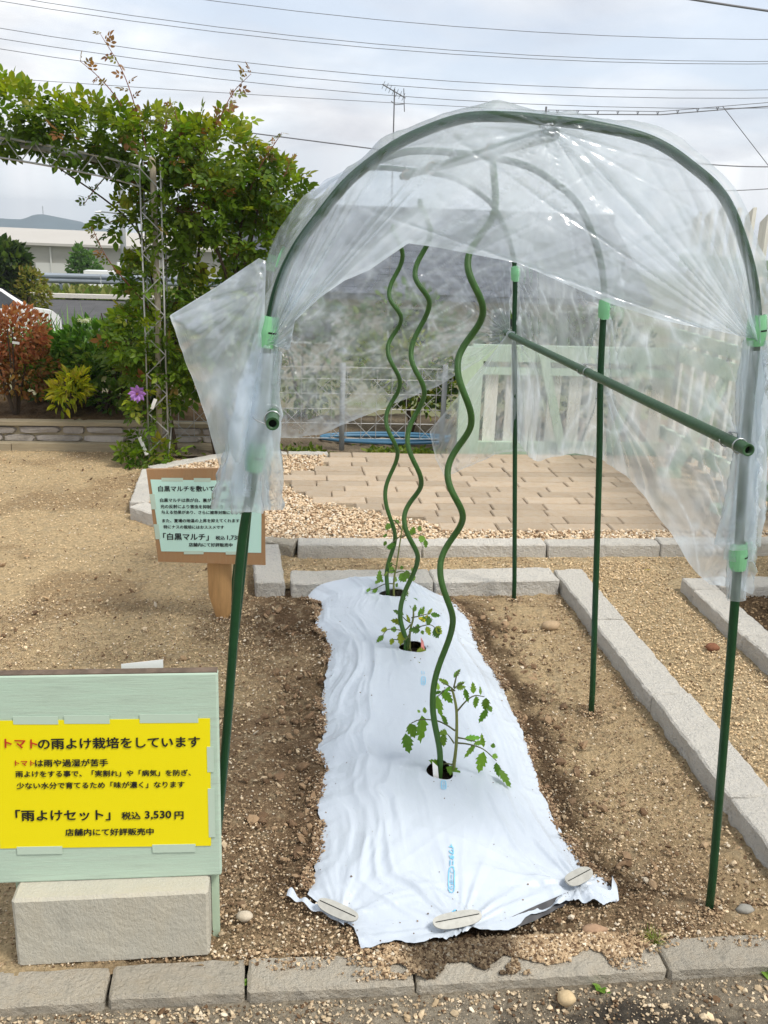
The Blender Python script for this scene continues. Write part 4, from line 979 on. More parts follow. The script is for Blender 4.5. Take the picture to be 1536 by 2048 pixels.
# weeds along the back of the terrace
n = 1500; wx, wy = g.uniform(-.65, 1.2, n), 6.25+np.abs(g.normal(0, .11, n)); kp = noise(wx*6, wy*6, seed=71) > .42; wx, wy = wx[kp], wy[kp]; n = len(wx)
leaves('weeds', np.c_[wx, wy, np.full(n, .012)], np.c_[g.normal(0, .7, n), g.normal(0, .7, n), g.uniform(.3, 1, n)], g.uniform(.025, .055, n), tint(g, n, [(.12, .18, .02), (.18, .22, .035), (.08, .13, .018)]), None, 'leaf', 72)

# ================================================================= wire lattice fence with the blue hose
wf = thing('wire_fence', 'low steel wire lattice fence with round posts behind the terrace', 'fence', (0, 6.42, 0))
for x in (-.30, .405, 1.105):
    mb = MB(); mb.tube([(x, 0, -.05), (x, 0, .62)], .0185, 12); mb.build('post', MT['grey_post'], wf, smooth=True)
for zc in (.10, .205, .305, .41, .51, .59):
    mb = MB(); mb.tube([(-.72, .004, zc), (1.17, .004, zc)], .0028, 5); mb.build('horizontal_wire', MT['steel'], wf)
for i in range(19):
    x = -.70+i*.103
    mb = MB(); mb.tube([(x, -.003, .10), (x, -.003, .59)], .0024, 5); mb.build('vertical_wire', MT['steel'], wf)
for i in range(-2, 10):
    x0 = -.70+i*.206
    for sgn in (1, -1):
        a_, b_ = (x0, x0+.49) if sgn > 0 else (x0+.49, x0)
        p0, p1 = np.array((a_, .008*sgn, .10)), np.array((b_, .008*sgn, .59))
        t0 = [t for t in np.linspace(0, 1, 60) if -.72 <= (p0+(p1-p0)*t)[0] <= 1.17]
        if len(t0) < 3: continue
        mb = MB(); mb.tube([p0+(p1-p0)*t0[0], p0+(p1-p0)*t0[-1]], .0024, 5); mb.build('diagonal_wire', MT['steel'], wf)
t = np.linspace(0, 4*math.pi, 120)
mb = MB(); mb.tube(np.c_[.74+(.465+.006*np.cos(t/2))*np.cos(t), 6.72+.13*np.sin(t)+.01*np.cos(t*.5), .03+.016*(t/(4*math.pi))+.012*np.sin(t*.5+1)], .0125, 8)
tag(mb.build('garden_hose', MT['hose'], smooth=True), 'blue garden hose coiled in a long loop behind the wire fence', 'hose')

# ================================================================= pale green picket fences
pf = thing('picket_fence', 'low pale green picket fence at the back of the terrace', 'fence', (1.18, 6.32, .02))
mb = MB(); mb.box((.085, 0, .36), (.15, .05, .76)); mb.build('end_post', MT['pale_green'], pf)
mb = MB(); mb.box((.80, .012, .045), (1.42, .04, .09)); mb.build('bottom_rail', MT['pale_green'], pf)
mb = MB(); mb.box((.80, .012, .70), (1.42, .04, .11)); mb.build('top_rail', MT['pale_green'], pf)
mb = MB(); mb.box((.80, .016, .58), (1.42, .03, .05)); mb.build('middle_rail', MT['pale_green'], pf)
for i in range(9):
    mb = MB(); mb.box((.24+i*.148, .045, .38), (.088, .02, .62)); mb.build('picket', MT['picket'], pf)
for x0, s in ((.66, -1), (1.18, 1)):
    mb = MB(); mb.box((x0, -.03, .37), (.06, .022, .70), Matrix.Rotation(.28*s, 3, 'Y')); mb.build('brace', MT['pale_green'], pf)
tf = thing('tall_picket_fence', 'tall weathered picket fence with pale green rails along the right side', 'fence', (2.75, 6.4, 0))
r = random.Random(7)
for i in range(20):
    y = -i*.19
    hgt = 1.66+.10*math.sin(i*.7)*.4+r.uniform(-.02, .02)
    V = [(-.011, y-.044, .04), (-.011, y+.044, .04), (-.011, y+.044, hgt-.03), (-.011, y-.044, hgt+.02)]; V += [(v[0]+.022, v[1], v[2]) for v in V]
    mesh('picket', V, [np.array([(0, 3, 2, 1), (4, 5, 6, 7), (0, 1, 5, 4), (1, 2, 6, 5), (2, 3, 7, 6), (3, 0, 4, 7)])], MT['picket'], tf)
for z, hh in ((.16, .09), (.74, .10), (.86, .08), (1.36, .09)):
    mb = MB(); mb.box((-.032, -1.8, z), (.035, 3.8, hh)); mb.build('rail', MT['pale_green'], tf)
for y in (-.75, -1.55, -2.6):
    mb = MB(); mb.box((-.16, y, .34), (.04, .085, .78), Matrix.Rotation(.42, 3, 'Y')); mb.build('brace', MT['pale_green'], tf)
    mb = MB(); mb.box((-.30, y, .07), (.12, .11, .05)); mb.build('brace_foot', MT['pale_green'], tf)

# ================================================================= house behind with its aerial
hs = thing('tiled_house', 'house with dark blue-grey tiled roof behind the fences', 'house', (3.2, 20, -1.5))
mb = MB(); mb.box((0, 2.5, .85), (7.6, 5.0, 1.8)); mb.build('wall', MT['plaster'], hs)
RX0, RX1 = -4.4, 4.4
mb = MB()
mb.add([(RX0, -.6, 1.62), (RX1, -.6, 1.62), (RX1, 2.5, 3.22), (RX0, 2.5, 3.22), (RX0, 5.6, 1.62), (RX1, 5.6, 1.62), (RX0, -.6, 1.52), (RX1, -.6, 1.52), (RX1, 5.6, 1.52), (RX0, 5.6, 1.52)],
       [np.array([(0, 1, 2, 3), (3, 2, 5, 4), (6, 7, 1, 0), (4, 5, 8, 9), (9, 8, 7, 6)]), np.array([(0, 3, 4), (1, 5, 2)])])
roof = mb.build('roof', MT['tile'], hs)
for i in range(14):   # courses of tiles
    t0 = i/14; y0, z0 = -.6+3.1*t0, 1.62+1.6*t0
    mb = MB(); mb.box((0, y0+.1, z0+.065), (8.84, .235, .028), Matrix.Rotation(math.atan2(1.6, 3.1), 3, 'X')); mb.build('tile_course', MT['tile'], roof)
mb = MB(); mb.box((0, 2.5, 3.27), (8.9, .22, .16)); mb.build('ridge_cap', MT['tile'], roof)
for x in (-2.6, -.6, 1.6, 3.0):
    mb = MB(); mb.box((x, -.02, .95), (.9, .05, .8)); wn = mb.build('window', MT['paper_white'], hs)
    mb = MB(); mb.box((x, -.05, .95), (.8, .03, .7)); mb.build('pane', MT['dark_window'], wn)
an = thing('tv_aerial', 'thin mast with television aerial above the house roof', 'aerial', (2.18, 20.0, 0))
mb = MB(); mb.tube([(0, 0, .4), (-.03, 0, 4.0)], .014, 6); mb.build('mast', MT['cable'], an)
mb = MB(); mb.tube([(-.28, -.1, 4.06), (.20, .1, 3.86)], .012, 5); mb.build('boom', MT['cable'], an)
for i in range(7):
    c = np.array((-.26+i*.07, -.1+.03*i, 4.05-i*.029)); mb = MB(); mb.tube([c+(-.02, .08, -.06), c+(.02, -.08, .06)], .005, 4); mb.build('element', MT['cable'], an)
mb = MB(); mb.tube([(.18, 0, 3.60), (.15, 0, 4.02)], .009, 5); mb.build('reflector', MT['cable'], an)
mb = MB(); mb.tube([(-.09, 0, 3.78), (.0, 0, 3.72), (.17, 0, 3.74)], .009, 5); mb.build('bracket', MT['cable'], an)

# ================================================================= overhead lines
def line(label, a, b_, sag, rad_=.017, n=24):
    t = np.linspace(0, 1, n)[:, None]; P = np.array(a)*(1-t)+np.array(b_)*t; P[:, 2] -= sag*4*(t[:, 0]*(1-t[:, 0]))
    mb = MB(); mb.tube(P, rad_, 5); return tag(mb.build('power_line', MT['cable'], smooth=True), label, 'cable', 'overhead lines')
line('topmost overhead line, passing highest over the middle of the sky', (-20, 30, 9.6), (32, 30, 9.0), 2.35  , .009)
line('overhead line second from the top, upper one of its close pair', (-20, 30, 8.9), (32, 30, 8.45), 2.35  , .009)
line('overhead line third from the top, lower one of its close pair', (-20, 30, 8.7), (32, 30, 8.45), 2.35  , .009)
line('overhead line just above the tip of the aerial', (-20, 30, 8.1), (32, 30, 7.8), 2.45  , .009)
line('overhead line crossing at the aerial head', (-20, 30, 7.75), (32, 30, 7.5), 2.35  , .009)
line('overhead line just below the aerial head', (-20, 30, 7.5), (32, 30, 7.2), 2.35  , .009)
line('thin overhead line low across the left sky behind the rose shoots', (-20, 30, 5.35), (7.9, 30, 4.83), .12, .008)
line('dark cable entering the picture at the top right corner', (10.6, 30, 8.15), (16, 30, 7.75), .02, .035)
line('short dark cable running from the rose into the tunnel top', (-4, 28, 3.95), (3.5, 28, 3.35), .0, .017)
line('dark cable at the right edge above the tall pickets', (10.6, 30, 3.75), (16, 30, 3.60), .15, .017)
line('lower thin cable at the right edge above the tall pickets', (11, 30, 2.75), (16, 30, 3.0), .1, .013)
line('slanting stay wire at the right edge of the sky', (13.25, 30, 5.2), (16.0, 30, 2.6), .0, .012)
cl = thing('hung_cable', 'cable hung from a messenger wire by small rings at upper right', 'cable', (7.84, 30, 4.83))
mb = MB(); mb.tube([(0, 0, .03), (3.5, 0, .14), (7.5, 0, .62)], .010, 5); mb.build('messenger_wire', MT['cable'], cl)
mb = MB(); mb.tube([(0.1, 0, -.08), (3.5, 0, .05), (5.8, 0, .32), (7.5, 0, .50)], .016, 5); mb.build('cable_run', MT['cable'], cl)
for i in range(9):
    x = .3+i*.62; z = np.interp(x, [0, 3.5, 7.5], [-.02, .09, .55]); mb = MB(); mb.tube([(x-.03, 0, z+.05), (x, 0, z-.05), (x+.03, 0, z+.05)], .016, 5); mb.build('hanger', MT['cable'], cl)
mb = MB(); mb.tube([(-.05, 0, -.15), (-.05, 0, .12)], .03, 6); mb.build('clamp', MT['cable'], cl)

# ================================================================= car park, road, guard rail, warehouse, hills
V = [(-16, 21.0, 0), (-3.0, 22.0, 0), (-1.0, 31.5, 0), (-18, 31.0, 0)]
V = [(x, y, float(terrain_z(x, y))+.16) for x, y, _ in V]
xs, ys = np.linspace(0, 1, 16), np.linspace(0, 1, 16); U, W = np.meshgrid(xs, ys, indexing='ij')
q = [np.array(v) for v in V]; G = (q[0]*(1-U[..., None])+q[1]*U[..., None])*(1-W[..., None])+(q[3]*(1-U[..., None])+q[2]*U[..., None])*W[..., None]
struct(mesh('road', G.reshape(-1, 3), grid_faces(16, 16), MT['asphalt'], smooth=True))
mb = MB(); mb.box((-9, 31.3, -1.04), (20, .25, .12)); struct(mb.build('road_kerb', MT['granite']))
mb = MB(); mb.box((-6.5, 20.4, -1.55), (14, 1.2, .25)); struct(mb.build('car_park_kerb', MT['mortar']))
g = np.random.default_rng(31); n = 2600
vx, vy = g.uniform(-14, -2, n), g.uniform(31.5, 34.5, n)
leaves('verge_grass', np.c_[vx, vy, terrain_z(vx, vy)], np.c_[g.normal(0, .4, n), g.normal(0, .4, n), np.ones(n)], g.uniform(.25, .55, n), tint(g, n, [(.20, .24, .05), (.14, .2, .035), (.28, .29, .10)]), None, 'leaf', 4)
gr = thing('guard_rail', 'galvanised steel guard rail beside the distant road', 'guard rail', (-5, 33, -1.2))
prof = [(-.0, -.16), (.06, -.10), (.06, -.05), (.0, 0), (.06, .05), (.06, .10), (.0, .16)]
for i in range(3):
    x0, x1 = -9+i*4.02, -9+i*4.02+4.0
    V = [(x, -p[0]-.05, .58+p[1]) for x in (x0, x1) for p in prof]+[(x, -p[0]-.03, .58+p[1]) for x in (x0, x1) for p in prof]
    k = 7; F = [(j, j+1, j+1+k, j+k) for j in range(k-1)]+[(j+14, j+14+k, j+15+k, j+15) for j in range(k-1)]
    mesh('beam', V, np.array(F), MT['guard'], gr)
for i in range(6):
    mb = MB(); mb.tube([(-8.6+i*2.1, .06, -.3), (-8.6+i*2.1, .06, .72)], .06, 8); mb.build('post', MT['guard'], gr, smooth=True)
wh = thing('warehouse', 'long low grey warehouse with pale roof in the distance', 'warehouse', (-18, 90, -6.5))
mb = MB(); mb.box((0, 6, 2.5), (26, 12, 5.2)); mb.build('wall', MT['warehouse'], wh)
mb = MB(); mb.add([(-13.4, -.6, 5.22), (13.4, -.6, 5.02), (13.4, 6, 6.02), (-13.4, 6, 6.30), (13.4, 12.6, 5.0), (-13.4, 12.6, 5.2), (-13.4, -.6, 5.0), (13.4, -.6, 4.8)], [np.array([(0, 1, 2, 3), (3, 2, 4, 5), (6, 7, 1, 0)])]); mb.build('roof', MT['warehouse_roof'], wh)
for i in range(9):
    mb = MB(); mb.box((-12+i*3.15, -.08, 2.4), (.14, .12, 4.8)); mb.build('column', MT['warehouse_panel'], wh)
mb = MB(); mb.box((-2.45, -.05, 2.95), (2.9, .06, .95)); mb.build('light_panel', MT['warehouse_panel'], wh)
mb = MB(); mb.box((-8.7, -.05, 2.95), (2.9, .06, .95)); mb.build('light_panel', MT['warehouse_panel'], wh)
hx = np.linspace(-420, 260, 140); prof_ = np.interp(hx, [-420, -300, -246, -227, -220, -212, -204, -196, -185, -174, -155, -120, 0, 260], [-14, -9, -8.2, -8.6, -5.0, -3.2, -4.6, -9.5, -10.6, -11.2, -16.5, -22, -30, -34])+(noise(hx*.11, 0, seed=5)-.5)*.8
V = np.concatenate([np.c_[hx, np.full(140, 860), np.full(140, -70)], np.c_[hx, np.full(140, 900), prof_], np.c_[hx, np.full(140, 1040), prof_-6], np.c_[hx, np.full(140, 1100), np.full(140, -80)]])
F = [(r_*140+i, r_*140+i+1, (r_+1)*140+i+1, (r_+1)*140+i) for r_ in range(3) for i in range(139)]
struct(mesh('hills', V, np.array(F), MT['hill'], smooth=True))
mb = MB(); mb.tube([(-211, 905, -5), (-211, 905, 3.5)], .45, 5); tag(mb.build('hilltop_mast', MT['grey_post']), 'tiny mast on top of the distant blue hill', 'mast')

def far_tree(name, label, loc, parts, cols, seed, size=(.18, .32), cat='tree'):
    t = thing(name, label, cat, loc); g = np.random.default_rng(seed); P, D, C = [], [], []
    for i, (c, rr, n) in enumerate(parts):
        W, q = blob(c, rr, n, g, shell=.75, seed=seed+i); P.append(W); D.append(unit(q)+g.normal(0, .5, W.shape)); C.append(tint(g, len(W), cols))
    P, D, C = map(np.concatenate, (P, D, C)); leaves('crown', P, D, g.uniform(*size, len(P)), C, t, 'leaf', seed+9)
    mb = MB(); mb.tube([(0, 0, -.1), (0, 0, parts[0][0][2])], [.12, .05], 7); mb.build('trunk', MT['bark'], t); return t
far_tree('garden_tree', 'dark round tree at the left edge behind the car', (-7.1, 25.0, -1.5), [((0, 0, 1.35), (.75, .6, .8), 1100), ((.35, 0, 1.75), (.4, .4, .35), 500)], [(.03, .06, .012), (.045, .09, .015), (.09, .14, .025)], 701)
far_tree('box_bush', 'clipped golden-green bush standing right of the dark tree', (-6.25, 24.8, -1.4), [((0, 0, .85), (.42, .4, .62), 1000)], [(.20, .21, .03), (.15, .17, .025), (.26, .22, .04)], 711, (.09, .16), 'bush')
far_tree('young_tree', 'small bright green tree in front of the warehouse wall', (-7.9, 40, -2.4), [((0, 0, 1.5), (.55, .5, .75), 700), ((.5, 0, 1.2), (.6, .4, .45), 400), ((-.1, 0, 2.1), (.25, .25, .4), 200)], [(.08, .17, .04), (.11, .22, .05)], 721, (.15, .28))
far_tree('small_bush', 'faint green bush beside the white block beyond the guard rail', (-5.3, 38, -2.3), [((0, 0, 1.3), (.9, .5, .55), 700)], [(.16, .22, .07), (.20, .26, .10)], 731, (.15, .28), 'bush')
wb = thing('concrete_box', 'white concrete cabinet standing beyond the guard rail', 'cabinet', (-6.75, 38.0, -1.75))
mb = MB(); mb.box((0, 0, .45), (1.25, .6, 1.1)); mb.build('body', MT['white_paint'], wb)
mb = MB(); mb.box((.05, 0, 1.06), (1.5, .7, .12)); mb.build('lid', MT['white_paint'], wb)
mb = MB(); mb.tube([(.55, 0, 1.1), (.55, 0, 1.45)], .07, 8); mb.build('pipe', MT['white_paint'], wb)
up_ = thing('utility_pole', 'slim grey utility pole beyond the guard rail at left', 'pole', (-6.35, 40.0, -2.4))
mb = MB(); mb.tube([(0, 0, 0), (.06, 0, 4.9)], [.13, .10], 10); mb.build('shaft', MT['grey_post'], up_, smooth=True)
mb = MB(); mb.tube([(.06, 0, 3.85), (-.75, 0, 3.9)], .03, 6); mb.build('arm', MT['grey_post'], up_)
mb = MB(); mb.tube([(-.75, 0, 3.9), (-1.0, 0, 3.88)], [.06, .03], 6); mb.build('lamp_head', MT['white_paint'], up_)

# ---- white hatchback parked left, nose to the right
car = thing('parked_car', 'white hatchback car parked at the left edge behind the flower bed', 'car', (-6.80, 22.0, -1.58), rotz=rad(54))
side = [(-1.7, .30), (-1.75, .75), (-1.68, 1.02), (-1.45, 1.42), (-.9, 1.53), (-.1, 1.53), (.42, 1.40), (.98, 1.00), (1.55, .90), (1.78, .72), (1.82, .32)]
def width(z): return np.interp(z, [.2, .5, .95, 1.05, 1.53], [.74, .80, .79, .76, .58])
k = len(side); ws = [-1, -.86, 0, .86, 1]
V = []
for x, z in side:
    for f in ws: V.append((x, f*width(z), z+(0.035 if abs(f) < .5 else (.02 if abs(f) < .9 else -.02 if z > 1.2 else 0))))
F = [(i*5+j, i*5+j+1, (i+1)*5+j+1, (i+1)*5+j) for i in range(k-1) for j in range(4)]
bm = bmesh.new(); vs_ = [bm.verts.new(v) for v in V]
for f in F: bm.faces.new([vs_[i] for i in f])
bm.faces.new([vs_[i*5] for i in range(k)]); bm.faces.new([vs_[i*5+4] for i in reversed(range(k))]); bm.faces.new([vs_[j] for j in range(5)]+[]) if False else None
bmesh.ops.recalc_face_normals(bm, faces=bm.faces)
me = bpy.data.meshes.new('body'); bm.to_mesh(me); bm.free(); me.materials.append(MT['white_paint']); body = inst('body', me, car)
def pane(name, quad, dy=.012):
    V = []
    for x, z in quad: V.append((x, -width(z)-dy, z))
    for x, z in quad: V.append((x, -width(z)+.01, z))
    n_ = len(quad); return mesh(name, V, [np.array([list(range(n_))[::-1]]), np.array([(i, (i+1) % n_, (i+1) % n_+n_, i+n_) for i in range(n_)])], MT['car_glass'], car)
pane('side_window', [(-.30, 1.03), (-.28, 1.42), (.30, 1.38), (.72, 1.05)]); pane('side_window', [(-1.05, 1.05), (-.92, 1.43), (-.36, 1.43), (-.38, 1.03)]); pane('side_window', [(-1.42, 1.10), (-1.25, 1.38), (-1.02, 1.42), (-1.12, 1.06)])
mesh('windscreen', [(.47, -.5, 1.40), (.47, .5, 1.40), (.99, .62, 1.03), (.99, -.62, 1.03)], [np.array([(0, 3, 2, 1)])], MT['car_glass'], car, loc=(.03, 0, .035))
mb = MB(); mb.box((.62, -.88, 1.06), (.12, .18, .12)); mb.build('mirror', MT['white_paint'], car)
mb = MB(); mb.box((1.70, -.58, .72), (.16, .3, .14)); mb.build('headlight', MT['tape'], car)
mb = MB(); mb.box((1.70, .58, .72), (.16, .3, .14)); mb.build('headlight', MT['tape'], car)
mb = MB(); mb.box((-.55, -.815, .90), (.16, .03, .03)); mb.build('handle', MT['grey_post'], car)
for x in (-1.1, 1.15):
    for y in (-.74, .74):
        mb = MB(); mb.tube([(x, y-.09, .30), (x, y+.09, .30)], .30, 18); wl = mb.build('wheel', MT['tyre'], car)
        mb = MB(); mb.tube([(x, y-.10, .30), (x, y+.10, .30)], .19, 14); mb.build('rim', MT['steel'], wl)

# ================================================================= mulch film over the planting ridge
NU, NV = 150, 420
u = np.linspace(0, 1, NU); v = np.linspace(0, 1, NV)
cl_, cr_, cf_, cb_ = along(MULCH_LEFT, v), along(MULCH_RIGHT, v), along(MULCH_FRONT, u), along(MULCH_BACK, u)
U, Vv = np.meshgrid(u, v, indexing='ij')
Ue, Ve = U[..., None], Vv[..., None]
XY = (1-Ue)*cl_[None]+Ue*cr_[None]+(1-Ve)*cf_[:, None]+Ve*cb_[:, None]-((1-Ue)*(1-Ve)*cl_[0]+Ue*(1-Ve)*cr_[0]+(1-Ue)*Ve*cl_[-1]+Ue*Ve*cr_[-1])
edge_n = (fbm(Vv*90, U*3, seed=201, octv=3)-.5)*.016
XY[..., 0] += edge_n*((1-U)**12-U**12)*.7
XY[..., 1] += (fbm(U*16, 0*U, seed=202, octv=3)-.5)*.02*(1-Vv)**40
X, Y = XY[..., 0], XY[..., 1]
HOLES = [(.447, 2.335, .036, .050), (.476, 3.146, .048, .046), (.462, 3.668, .055, .034)]
for hx_, hy_, ra, rb in HOLES:   # close the film neatly round each planting hole
    dx, dy = (X-hx_)/ra, (Y-hy_)/rb
    dd = np.hypot(dx, dy)*(1+.10*np.sin(3*np.arctan2(dy, dx)+1)); m_ = (dd > .72) & (dd < 1.0)
    X[m_] = hx_+dx[m_]/dd[m_]*ra; Y[m_] = hy_+dy[m_]/dd[m_]*rb
c = np.abs(2*U-1)
mound = .056*(1-c**2.6)*(.25+.75*sstep(0, .16, Vv))*(1+.12*(fbm(U*3, Vv*7, seed=203)-.5)) + .03*sstep(.93, 1.0, Vv)*(1-c**4)
wr = (ridge(U*10+1.6*noise(U*3, Vv*6, seed=214), Vv*4.5, seed=204, octv=3)**3-.2)*.0095*sstep(.0, .1, U)*sstep(.62, .25, U)*(.5+noise(U*3, Vv*5, seed=205))     # long creases, left half
wr += (ridge(U*13+Vv*3, Vv*3, seed=206, octv=2)**3-.2)*.009*sstep(.6, .8, U)
wr += (ridge(Vv*30+U*6, U*2.5, seed=207, octv=2)-.5)*.011*np.clip(c-.45, 0, 1)**1.3                                            # puckers at the buried edge
wr += (fbm(U*7, Vv*14, seed=213, octv=3)-.5)*.012*sstep(.5, .1, U)*sstep(.15, .4, Vv)*sstep(.95, .6, Vv)
for cx_, cy_, wt in ((.13, 1.82, 1.0), (.40, 1.755, .9), (.72, 1.885, 1.0)):                                                   # creases radiating from the pegs
    an_, ds = np.arctan2(Y-cy_, X-cx_), np.hypot(X-cx_, Y-cy_)
    wr += wt*(ridge(an_*4.5+cx_*9, ds*1.5, seed=208+int(cx_*10), octv=3)**2-.35)*.020*np.exp(-ds/.16)
Z = .006+mound+wr*1.25
front_lip = (1-Vv)**22
Z += front_lip*(.002+.010*(ridge(U*7, Vv*9, seed=212)-.5))
Z = np.maximum(Z, .004)
F = grid_faces(NU, NV)
flat = np.stack([X, Y, Z], -1).reshape(-1, 3)
inh = np.zeros(len(flat), bool)
for hx_, hy_, ra, rb in HOLES: inh |= np.hypot((flat[:, 0]-hx_)/ra, (flat[:, 1]-hy_)/rb) < .8
F = F[~inh[F].any(1)]
mulch = thing('mulch_film', 'white plastic mulch film stretched over the planting ridge', 'mulch film', (.45, 2.8, 0))
mo = np.array((.45, 2.8, 0))
used = np.unique(F); remap = np.full(len(flat), -1); remap[used] = np.arange(len(used))
mesh('sheet', flat[used]-mo, remap[F], MT['mulch'], mulch, smooth=True)
def mulch_z(x, y):
    i = np.argmin((flat[:, 0]-x)**2+(flat[:, 1]-y)**2); return flat[i, 2]
t = np.linspace(0, 1, 30); yb = np.interp(t, [0, .5, 1], [1.748, 1.795, 1.838]); xb = .50+t*.185
V = np.concatenate([np.c_[xb, yb+.02, np.full(30, .02)], np.c_[xb+.003, yb+.004-.010*np.sin(t*math.pi), np.full(30, .004)+.004*noise(t*9, 0, seed=9)]])-mo
mesh('black_underside', V, np.array([(i, i+30, i+31, i+1) for i in range(29)]), MT['black_film'], mulch, smooth=True)
# torn strip at the left front corner and the curled right corner
t = np.linspace(0, 1, 26); cx = np.interp(t, [0, .4, 1], [.015, .06, .145]); cy_ = np.interp(t, [0, .4, 1], [1.905, 1.868, 1.80])
wd = .011+.006*np.sin(t*15); zz2 = .012+.008*np.sin(t*22)
V = np.concatenate([np.c_[cx, cy_+wd, zz2], np.c_[cx-.004, cy_-wd*.6, zz2*.5+.004]])-mo
mesh('torn_strip', V, np.array([(i, i+26, i+27, i+1) for i in range(25)]), MT['mulch'], mulch, smooth=True)
t = np.linspace(0, 1, 20); cx = np.interp(t, [0, .6, 1], [.745, .80, .815]); cy_ = np.interp(t, [0, .6, 1], [1.862, 1.850, 1.90])
wd = .018*(1-t*.7)+.004; zz2 = .010+.004*np.sin(t*9)
V = np.concatenate([np.c_[cx-wd*.3, cy_+wd, zz2+.008], np.c_[cx+wd*.4, cy_-wd, zz2*.4+.004]])-mo
mesh('curled_corner', V, np.array([(i, i+20, i+21, i+1) for i in range(19)]), MT['mulch'], mulch, smooth=True)
mb = MB()
for k_, (hx_, hy_, ra, rb) in enumerate(HOLES):
    n_ = 20; a = np.linspace(0, 2*math.pi, n_, endpoint=False); ring = [np.c_[hx_+ra*1.25*s*np.cos(a), hy_+rb*1.25*s*np.sin(a), np.full(n_, .026)+.012*(1-s)+.006*noise(np.cos(a)*4, np.sin(a)*4, s*5, seed=k_)] for s in (1.0, .6, .25)]
    V = np.concatenate(ring+[np.array([(hx_, hy_, .036)])])-mo
    F4 = [(r_*n_+i, r_*n_+(i+1) % n_, (r_+1)*n_+(i+1) % n_, (r_+1)*n_+i) for r_ in range(2) for i in range(n_)]; F3 = [(2*n_+i, 2*n_+(i+1) % n_, 3*n_) for i in range(n_)]
    mesh('planting_hole', V, [np.array(F4), np.array(F3)], MT['dark_soil'], mulch, smooth=True)

# soil specks splashed on the film
g = np.random.default_rng(61); n = 620; ii = g.integers(0, len(used), n*3); Pm = flat[used][ii]
nearness = np.minimum.reduce([np.hypot(Pm[:, 0]-h_[0], Pm[:, 1]-h_[1]+.06) for h_ in HOLES]); el = np.interp(Pm[:, 1], ML_[:, 1], ML_[:, 0]); er = np.interp(Pm[:, 1], MR_[:, 1], MR_[:, 0]); ed = np.minimum(Pm[:, 0]-el, er-Pm[:, 0])
kp = g.random(len(Pm)) < np.maximum.reduce([.9*np.exp(-nearness/.05), .9*np.exp(-ed/.02), .5*np.exp(-(Pm[:, 1]-1.72)/.12), np.full(len(Pm), .06)])
Pm = Pm[kp][:n]; n = len(Pm); sz = .0007+.0022*g.random(n)**3
crumbs('soil_specks', Pm-mo+np.array((0, 0, .0012)), sz, soil_mix(n, (.10, .065, .04), (.25, .17, .10), g), 62, mulch)
# ---- lettering helper
def text_arrays(body, bold=0.0, heavy=0.0):
    c_ = bpy.data.curves.new('lettering', 'FONT'); c_.body = body; c_.size = 1.0; c_.fill_mode = 'FRONT' if hasattr(c_, 'fill_mode') else c_.fill_mode
    c_.resolution_u = 3; c_.offset = bold
    o = bpy.data.objects.new('lettering_tmp', c_); COL.objects.link(o)
    dg = bpy.context.evaluated_depsgraph_get(); me = bpy.data.meshes.new_from_object(o.evaluated_get(dg))
    me.calc_loop_triangles()
    V = np.empty(len(me.vertices)*3); me.vertices.foreach_get('co', V); V = V.reshape(-1, 3)
    T = np.empty(len(me.loop_triangles)*3, np.int32); me.loop_triangles.foreach_get('vertices', T); T = T.reshape(-1, 3)
    bpy.data.objects.remove(o); bpy.data.curves.remove(c_); bpy.data.meshes.remove(me)
    if heavy:   # heavier strokes: the outline laid three times, each a hair nearer
        k = len(V); s3 = [V+np.array((dx, dy, dz)) for dx, dy, dz in ((0, 0, 0), (heavy, heavy*.4, .012), (-heavy, -heavy*.4, .024), (heavy*.5, -heavy, .036))]
        V = np.concatenate(s3); T = np.concatenate([T+i*k for i in range(4)])
    return V, T
def mulch_print(name, body, start, end, width_, bold=.02):
    """letters run from start to end along the ridge, tops towards +X"""
    V, T = text_arrays(body, 0.0, bold)
    V[:, 0] = (V[:, 0]-V[:, 0].min())/(np.ptp(V[:, 0])); V[:, 1] = (V[:, 1]-V[:, 1].min())/np.ptp(V[:, 1])-.5
    s, e = np.array(start), np.array(end); dr = e-s; pr = np.array((-dr[1], dr[0]))/np.linalg.norm(dr)
    P2 = s[None]+V[:, :1]*dr[None]+V[:, 1:2]*pr[None]*width_
    P3 = np.array([(p[0], p[1], mulch_z(p[0], p[1])+.0025+.01*q[2]) for p, q in zip(P2, V)])
    return mesh(name, P3-mo, T, MT['print_blue'], mulch)
def mulch_oval(start, end, w_):
    s, e = np.array(start), np.array(end); d_ = (e-s); L_ = np.linalg.norm(d_); d_ = d_/L_; pr = np.array((-d_[1], d_[0])); n_ = 40
    pts = []
    for i in range(n_):
        a = 2*math.pi*i/n_; q_ = np.array((math.copysign(abs(math.cos(a))**.55, math.cos(a)), math.copysign(abs(math.sin(a))**.55, math.sin(a)))); pts.append(q_)
    V = []
    for f in (1.0, .0):
        for q_ in pts:
            a_, b_ = (L_/2-(0 if f else .0022)), (w_/2-(0 if f else .0022)); p = (s+e)/2+d_*q_[0]*a_+pr*q_[1]*b_; V.append((p[0], p[1], mulch_z(p[0], p[1])+.0027))
    F_ = [(i, (i+1) % n_, (i+1) % n_+n_, i+n_) for i in range(n_)]
    return mesh('printed_oval', np.array(V)-mo, np.array(F_), MT['print_blue'], mulch)
mulch_print('lettering', 'イワタニ', (.4225, 1.998), (.411, 1.925), .0135, .055)
mulch_print('lettering', 'ノーポリ', (.4092, 1.914), (.4015, 1.866), .008, .03); mulch_oval((.410, 1.922), (.400, 1.856), .016)
mulch_print('lettering', '8', (.396, 1.797), (.394, 1.784), .011, .03)
